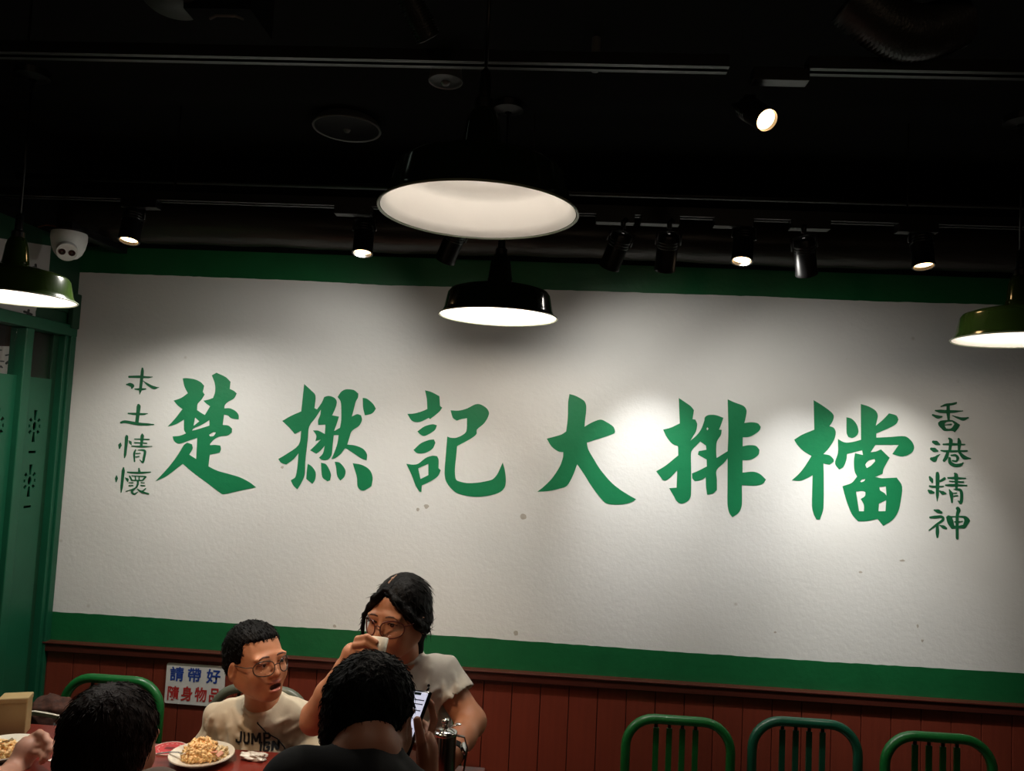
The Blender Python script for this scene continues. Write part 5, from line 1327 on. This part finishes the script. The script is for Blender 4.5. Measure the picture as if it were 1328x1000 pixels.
for q in (-1, 1):
    Sh.chain([P(q * 0.006, 0.076, 0.092), P(q * 0.036, 0.078, 0.064), P(q * 0.062, 0.055, 0.028), P(q * 0.078, 0.020, -0.008), P(q * 0.078, -0.025, -0.030)], [0.005, 0.009, 0.010, 0.010, 0.010], 0.012)
    Sh.ell(P(q * 0.076, -0.016, -0.004), np.array((0.010, 0.030, 0.034)) * s_, 0.012, R_)
Sh.chain([P(-0.060, 0.062, 0.040), P(-0.076, 0.066, 0.010), P(-0.083, 0.062, -0.030), P(-0.080, 0.055, -0.070), P(-0.074, 0.048, -0.092)], [0.007, 0.006, 0.005, 0.0045, 0.002], 0.006)
Sh.chain([P(0.0, -0.095, -0.03), P(0.0, -0.112, -0.07), P(0.0, -0.105, -0.12), P(0.0, -0.10, -0.17)], [0.022, 0.018, 0.016, 0.006], 0.02)
Sh.chain([P(0, 0.066, 0.107), P(0, 0.048, 0.1175), P(0, 0.024, 0.1262)], [0.0022, 0.0030, 0.0018], 0.002, 1)
Sh.warp(lambda X, Y, Z: 0.0009 * np.sin(330 * X + 3 * np.sin(50 * Z)) * np.sin(240 * Y + 60 * Z))
hr = Sh.mesh('hair', [M['hair'], M['scalp']], root, og)
strands(root, 'hair_lock', M['hair'], hr, lambda c, n, r: (Vector((0, 0, -0.9)) - Hw.f * 0.5 + Hw.x * (1.2 if (c - Hw.p).dot(Hw.x) > 0 else -1.2) + Vector((r.gauss(0, .05), r.gauss(0, .05), 0))), 500, 0.030, 0.0010, 5,
        keep=lambda c: abs((c - Hw.p).dot(Hw.x)) > 0.020, lift=0.0006)
glasses(Hw, root, M['frame_brown'], 0.0275, 0.0235, 0.111, -0.010, 'brown-framed round glasses', xc=0.0360, thick=0.0018)
# watch on her left wrist
dw = Vector(wr2 - elb2).normalized(); Rw = dw.to_track_quat('Z', 'Y').to_matrix(); cw = Vector(wr2) - dw * 0.006 - og
MB().lathe([(0.026, -0.010), (0.0285, -0.009), (0.0285, 0.009), (0.026, 0.010)], 32, R=Rw, loc=cw).build('watch_strap', M['shirt_black'], root, auto=40)
side = Vector((0.75, -0.55, 0.4)); side = (side - dw * side.dot(dw)).normalized(); Rf = side.to_track_quat('Z', 'Y').to_matrix()
MB().lathe([(0.0005, 0.0335), (0.013, 0.0335), (0.0145, 0.0325), (0.0145, 0.027)], 28, R=Rf, loc=cw).build('watch_case', M['silver'], root, auto=40)
S = Field([at(420, 900, 1.95).x, 1.98, 0.50], [at(650, 900, 2.0).x, 2.44, 1.14], 0.0035)
torso(S, nb_ + [0, 0.01, -0.03], sl_, sr_, hp, 0.140, 0.088, mi=0, grow=0.004)
md = (sl_ + sr_) / 2
for q in (-1, 1): S.ell(md + [q * 0.055, -0.070, -0.155], (0.055, 0.045, 0.055), 0.04)
S.chain([sl_, sl_ * 0.45 + elb * 0.55], [0.058, 0.056], 0.03)
cuff = sr_ * 0.48 + elb2 * 0.52
S.chain([sr_ + [-0.004, 0, 0.0], cuff], [0.053, 0.058], 0.03); S.cone(nb_ + [0.030, 0.012, -0.012], sr_, 0.032, 0.048, 0.02); S.cone(nb_ + [-0.030, 0.012, -0.012], sl_, 0.032, 0.048, 0.02)
S.warp(wrinkle(0.0075, 30, 18, 34, 0.2)); S.warp(wrinkle(0.0036, 75, 30, 30, 1.0))
folds(S, root, [((572, 885), (560, 893), (545, 898)), ((574, 895), (562, 908), (550, 916)), ((576, 905), (570, 925), (562, 945)), ((590, 870), (597, 885), (602, 902)),
    ((582, 890), (594, 898), (606, 899)), ((585, 900), (592, 908), (600, 912)), ((566, 920), (556, 935), (548, 945)), ((560, 862), (556, 880), (552, 892)), ((578, 880), (581, 895), (580, 910)), ((556, 940), (560, 955), (566, 965))], 0.0055)
da = (elb2 - sr_) / np.linalg.norm(elb2 - sr_)
S.cone(cuff + da * 0.045, cuff + da * 0.16, 0.075, 0.075, 0.003, 0, True)
db = (elb - sl_) / np.linalg.norm(elb - sl_); cf = sl_ * 0.45 + elb * 0.55
S.cone(cf + db * 0.045, cf + db * 0.16, 0.075, 0.075, 0.003, 0, True)
S.cone(nb_ + [-0.01, -0.02, 0.08], nb_ + [-0.005, 0.0, -0.025], 0.060, 0.052, 0.004, 0, True)
collar(S, Hw, nb_ + [-0.004, -0.004, 0.010], (0.057, 0.060), (-0.05, -0.32, 1.0), 0.0050)
S.mesh('shirt', M['shirt_woman'], root, og, 2)
seated_legs(root, hp, M['trousers'], 0.085, 0.38)

# ------------------------------------------------------------------ the man seen from behind with a phone
f = Vector((0.28, 0.90, -0.26)).normalized()
Hm = Frame(at(482, 933, 1.31), f, (0.02, 0.2, 1.0), 0.84)
nb_, sl_, sr_ = V3(474, 984, 1.225), V3(384, 1032, 1.17), V3(560, 1078, 1.19)
hp = np.array([float(nb_[0]), 1.00, 0.56])
root = thing('person', 'man in black seen from behind, looking at a phone', 'person', (float(hp[0]), float(hp[1]), 0))
og = root.location
S = Field([at(340, 1000, 1.15).x, 0.86, 0.70], [at(640, 1000, 1.4).x, 1.70, 1.36], 0.0034)
head_shape(S, Hm, mi=0, lip=1, mouth=2, neck_to=nb_, neck_r=0.050)
torso(S, nb_, sl_, sr_, hp, 0.145, 0.095, mi=0, grow=-0.004)
elb, wr = V3(625, 1150, 1.36), V3(556, 1032, 1.475)
S.chain([sr_, elb], [0.050, 0.042], 0.02); S.chain([elb, (elb + wr) / 2, wr], [0.042, 0.038, 0.026], 0.015)
pc_ = V3(554, 974, 1.505)
S.chain([wr, pc_], [0.021, 0.020], 0.015); S.ell(pc_, (0.015, 0.028, 0.036), 0.014)
for q in (((558, 955, 1.530), (563, 934, 1.548), (559, 914, 1.553), (549, 901, 1.548)),
          ((556, 958, 1.540), (555, 943, 1.572), (543, 934, 1.580), (532, 930, 1.572)),
          ((554, 970, 1.540), (552, 957, 1.574), (540, 950, 1.582), (529, 948, 1.575)),
          ((552, 983, 1.530), (549, 973, 1.560), (538, 968, 1.566), (529, 966, 1.560))):
    finger(S, [V3(*p) for p in q], 0.0080, 0.0064)
finger(S, [V3(551, 990, 1.485), V3(546, 962, 1.470), V3(541, 934, 1.474)], 0.0115, 0.0080)
wl_, ell_ = V3(520, 1075, 1.42), V3(360, 1180, 1.30)
S.chain([sl_, ell_], [0.050, 0.042], 0.02); S.chain([ell_, wl_], [0.042, 0.026], 0.015)
pl_ = V3(521, 1020, 1.49)
S.chain([wl_, pl_], [0.024, 0.026], 0.015)
for q in (((517, 1008, 1.50), (512, 995, 1.52), (508, 985, 1.525)), ((524, 1008, 1.50), (522, 995, 1.525), (518, 984, 1.535)), ((530, 1010, 1.50), (530, 996, 1.525), (527, 985, 1.535)), ((535, 1014, 1.50), (536, 1002, 1.52), (534, 992, 1.53))):
    finger(S, [V3(*p) for p in q], 0.0095, 0.0075)
finger(S, [V3(512, 1025, 1.48), V3(511, 1004, 1.475), V3(514, 988, 1.485)], 0.012, 0.0085)
body = S.mesh('body', [M['skin_man'], M['lip'], M['mouth']], root, og)
eyes(Hm, root)
Sh = Field(np.array(Hm.p) - 0.16, np.array(Hm.p) + 0.17, 0.003)
P = Hm.P; R_ = Hm.R(); s_ = Hm.s
Sh.ell(P(0, -0.022, 0.036), (0.0715, 0.087, 0.078), 0.02, R_); Sh.ell(P(0, -0.052, -0.022), (0.060, 0.052, 0.064), 0.02, R_)
Sh.box(P(0, 0.040 + 0.10, 0.072 - 0.10), (0.12, 0.085, 0.085), 0.005, 0.012, R_, 0, True)
Sh.box(P(0, 0.088, -0.125), (0.12, 0.085, 0.085), 0.004, 0.008, R_, 0, True)
Sh.warp(lambda X, Y, Z: 0.0012 * np.sin(290 * X + 4 * np.sin(80 * Z)) * np.sin(250 * Y + 210 * Z))
hr = Sh.mesh('hair', M['hair'], root, og)
strands(root, 'hair_lock', M['hair'], hr, lambda c, n, r: Vector((r.gauss(0, .3), r.gauss(0, .3), -0.8)) + n * 0.3, 1500, 0.018, 0.0010, 6)
S = Field([at(300, 1000, 1.05).x, 0.80, 0.45], [at(680, 1000, 1.25).x, 1.42, 1.16], 0.0045)
torso(S, nb_ + [0, 0, -0.006], sl_, sr_, hp, 0.150, 0.100, mi=0, grow=0.006)
S.chain([sl_, sl_ * 0.4 + ell_ * 0.6], [0.062, 0.060], 0.03); S.chain([sr_, sr_ * 0.4 + elb * 0.6], [0.062, 0.060], 0.03)
S.cone(nb_ + [0.028, 0.012, -0.016], sr_, 0.036, 0.050, 0.02); S.ell(nb_ + [0.018, 0.02, -0.020], (0.050, 0.045, 0.024), 0.02); S.ell(nb_ + [0.0, -0.035, -0.004], (0.066, 0.034, 0.030), 0.02)
S.warp(wrinkle(0.0040, 30, 18, 34, 0.2))
S.cone(nb_ + [0, 0.02, 0.08], nb_ + [0, 0.004, 0.010], 0.052, 0.047, 0.004, 0, True)
collar(S, Hm, nb_ + [0, 0.004, 0.010], (0.050, 0.052), (0, 0.12, 1.0), 0.0052)
S.mesh('shirt', M['shirt_black'], root, og, 2)
seated_legs(root, hp, M['trousers'], 0.085, 0.42, fwd=(0.05, 1))
# the phone
U = Vector((0.036, 0.070, 0.125)).normalized(); cph = at(528, 945, 1.515)
Wd = Vector((0.036, -0.045, 0.0)); Wd = (Wd - U * Wd.dot(U)).normalized(); Nn = Wd.cross(U)
if Nn.y > 0: Nn = -Nn
phone = thing('phone', 'black smartphone with a lit chat screen held by the man', 'phone', tuple(cph))
Rp = Matrix(((Wd.x, U.x, Nn.x), (Wd.y, U.y, Nn.y), (Wd.z, U.z, Nn.z)))
M['screen'] = emat('phone_screen', (0.70, 0.72, 0.95), 0.62)
M['screen_text'] = mat('screen_text', (0.06, 0.06, 0.09), 0.4)
M['phone_black'] = mat('phone_black', (0.008, 0.008, 0.010), 0.18)
hw, hl = 0.0350, 0.0730
MB().box((-hw, -hl, -0.004), (hw, hl, 0.004), bev=0.0032, R=Rp).build('case', M['phone_black'], phone, auto=40)
def pf(u, v, w_): return Rp @ Vector((u, v, w_))
def rr2(a, b, c, d, r): return rounded([(a, b), (c, b), (c, d), (a, d)], r)
MB().plate([rr2(-hw + 0.003, -hl + 0.004, hw - 0.003, hl - 0.004, 0.004)], lambda u, v, w_: pf(u, v, 0.0040 + w_), 0.0004).build('screen', M['screen'], phone)
MB().plate([rr2(-0.011, hl - 0.010, 0.011, hl - 0.005, 0.002)], lambda u, v, w_: pf(u, v, 0.0044 + w_), 0.0003).build('notch', M['phone_black'], phone)
rnd = random.Random(11); mb = MB()
y_ = hl - 0.018
rows = [(1, 1), (1, 1), (0, 0), (1, 2), (0, 0), (0.95, 3), (0, 0), (0.9, 1), (1, 2), (0, 0), (0.8, 1), (1, 2), (0, 0), (0.85, 1), (0, 0), (1, 3), (0.8, 1)]
for wf, nl in rows:
    for l_ in range(max(nl, 0)):
        x_ = -hw + 0.008 + (0.012 if nl == 1 else 0); xe = x_ + (2 * hw - 0.016) * wf * rnd.uniform(0.7, 1)
        while x_ < xe and x_ < hw - 0.008:
            w2 = rnd.uniform(0.0012, 0.0026); mb.box((x_, y_ - 0.0022, 0.0044), (x_ + w2, y_, 0.0047), R=Rp); x_ += w2 + 0.0006
        y_ -= 0.0034
    y_ -= 0.0042
o = mb.build('screen_text', M['screen_text'], phone); o['kind'] = 'stuff'
MB().box((-0.028, -0.030, 0.0044), (-0.020, -0.022, 0.0047), R=Rp).build('chat_picture', M['lip'], phone)
MB().box((hw - 0.001, 0.02, -0.0015), (hw + 0.001, 0.045, 0.0015), bev=0.0005, R=Rp).build('side_button', M['phone_black'], phone)
mb = MB(); mb.tube([pf(0.018, hl, 0), pf(0.020, hl + 0.006, -0.001), pf(0.016, hl + 0.010, -0.002)], [0.0025, 0.002, 0.0018], 8); mb.sphere(pf(0.015, hl + 0.012, -0.002), 0.003, 10)
mb.build('dust_plug', M['phone_black'], phone, smooth=True)

# ------------------------------------------------------------------ dark-haired person at lower left, seen from behind
f = Vector((0.26, 0.95, -0.14)).normalized()
Hl = Frame(at(145, 966, 1.42), f, (0.0, 0.05, 1.0), 0.84)
nb_, sl_, sr_ = V3(138, 1062, 1.37), V3(72, 1088, 1.36), V3(196, 1050, 1.32)
hp = np.array([float(nb_[0]) - 0.02, 1.22, 0.56])
root = thing('person', 'person with short dark brown hair seen from behind at lower left', 'person', (float(hp[0]), float(hp[1]), 0))
og = root.location
S = Field(np.array([-1.02, 1.02, 0.72]), np.array([-0.42, 1.62, 1.28]), 0.0045)
head_shape(S, Hl, mi=0, lip=1, mouth=2, neck_to=nb_, neck_r=0.050)
torso(S, nb_, sl_, sr_, hp, 0.13, 0.09, mi=0, grow=-0.004)
body = S.mesh('body', [M['skin_man'], M['lip'], M['mouth']], root, og)
eyes(Hl, root)
Sh = Field(np.array(Hl.p) - 0.18, np.array(Hl.p) + 0.17, 0.0035)
P = Hl.P; R_ = Hl.R()
Sh.ell(P(0, -0.018, 0.036), (0.079, 0.085, 0.080), 0.02, R_); Sh.ell(P(0, -0.030, -0.040), (0.076, 0.066, 0.074), 0.03, R_)
Sh.ell(P(0, 0.140, -0.035), (0.060, 0.080, 0.090), 0.012, R_, 0, True)
Sh.warp(lambda X, Y, Z: 0.0012 * np.sin(270 * X + 3 * np.sin(50 * Z)) * np.sin(250 * Y + 60 * Z))
hr = Sh.mesh('hair', M['hair_brown'], root, og)
strands(root, 'hair_lock', M['hair_brown'], hr, lambda c, n, r: Vector((r.gauss(0, .2), r.gauss(0, .2), -0.9)) + n * 0.4 + (c - Hl.p) * 3, 1600, 0.026, 0.0010, 8, lift=0.0015)
S = Field([-1.12, 0.95, 0.45], [-0.36, 1.66, 1.14], 0.005)
torso(S, nb_ + [0, 0, -0.04], sl_, sr_, hp, 0.135, 0.095, mi=0, grow=0.006)
S.chain([sr_, sr_ + [0.05, 0.12, -0.20]], [0.058, 0.050], 0.03); S.chain([sl_, sl_ + [-0.10, 0.06, -0.20]], [0.058, 0.050], 0.03)
S.warp(wrinkle(0.004, 30, 18, 34, 0.2))
S.cone(nb_ + [0, 0.0, 0.06], nb_ + [0, 0.0, -0.045], 0.060, 0.052, 0.004, 0, True)
collar(S, Hl, nb_ + [0, 0.0, -0.008], (0.058, 0.058), (0.1, 0.1, 1.0), 0.0055)
S.mesh('shirt', M['shirt_taupe'], root, og, 2)
seated_legs(root, hp, M['trousers'], 0.085, 0.40, fwd=(0.1, 1))

# ------------------------------------------------------------------ the person at the left edge: only a forearm and hand come into view
hp = np.array([-1.36, 1.40, 0.56]); nb_ = np.array([-1.34, 1.45, 1.06]); sr_ = np.array([-1.20, 1.46, 0.99]); sl_ = np.array([-1.47, 1.46, 1.00])
root = thing('person', 'forearm and hand of a diner reaching in over the left plate', 'person', (float(hp[0]), float(hp[1]), 0))
og = root.location
Hx = Frame(Vector((-1.30, 1.52, 1.20)), (-0.1, 1, -0.15), (0, 0.1, 1), 1.0)
S = Field([-1.56, 1.30, 0.72], [-1.02, 2.02, 1.36], 0.0034)
head_shape(S, Hx, mi=0, lip=1, mouth=2, neck_to=nb_, neck_r=0.050)
torso(S, nb_, sl_, sr_, hp, 0.13, 0.09, mi=0, grow=-0.004)
wr = V3(17, 1003, 1.865); pc_ = V3(36, 972, 1.895); eb = np.array([-1.21, 1.60, 0.80])
S.chain([sr_, eb], [0.044, 0.040], 0.02); S.chain([eb, (eb + wr) / 2, wr], [0.040, 0.036, 0.026], 0.015)
S.chain([wr, pc_], [0.026, 0.027], 0.02); S.ell(pc_ + [0.002, 0, 0.002], (0.028, 0.026, 0.025), 0.014)
for q in (((41, 957, 1.915), (51, 951, 1.905), (59, 955, 1.885), (61, 962, 1.872)),
          ((44, 961, 1.905), (57, 957, 1.893), (66, 964, 1.872), (65, 971, 1.862)),
          ((46, 968, 1.895), (58, 966, 1.880), (65, 973, 1.862), (61, 980, 1.856)),
          ((45, 976, 1.885), (54, 977, 1.868), (59, 983, 1.855), (54, 988, 1.852))):
    finger(S, [V3(*p) for p in q], 0.0098, 0.0076)
finger(S, [V3(26, 968, 1.905), V3(33, 961, 1.935), V3(43, 964, 1.945)], 0.0125, 0.0085)
body = S.mesh('body', [M['skin_pink'], M['lip'], M['mouth']], root, og)
eyes(Hx, root)
Sh = Field(np.array(Hx.p) - 0.16, np.array(Hx.p) + 0.17, 0.005); P = Hx.P; R_ = Hx.R()
Sh.ell(P(0, -0.022, 0.036), (0.0835, 0.102, 0.091), 0.02, R_); Sh.ell(P(0, -0.052, -0.022), (0.071, 0.060, 0.062), 0.02, R_)
Sh.box(P(0, 0.140, -0.028), (0.12, 0.095, 0.095), 0.005, 0.012, R_, 0, True); Sh.box(P(0, 0.088, -0.110), (0.12, 0.090, 0.095), 0.004, 0.008, R_, 0, True)
Sh.mesh('hair', M['hair'], root, og)
S = Field([-1.62, 1.20, 0.45], [-0.98, 1.72, 1.12], 0.0055)
torso(S, nb_ + [0, 0, -0.045], sl_, sr_, hp, 0.140, 0.10, mi=0, grow=0.006)
S.chain([sl_, sl_ + [-0.05, 0.08, -0.18]], [0.058, 0.054], 0.03); S.chain([sr_, sr_ * 0.55 + eb * 0.45], [0.056, 0.052], 0.03)
S.cone(nb_ + [0, 0.0, 0.06], nb_ + [0, 0.0, -0.045], 0.062, 0.054, 0.004, 0, True)
S.mesh('shirt', M['shirt_black'], root, og, 2)
seated_legs(root, hp, M['trousers'], 0.08, 0.40, fwd=(0, 1))
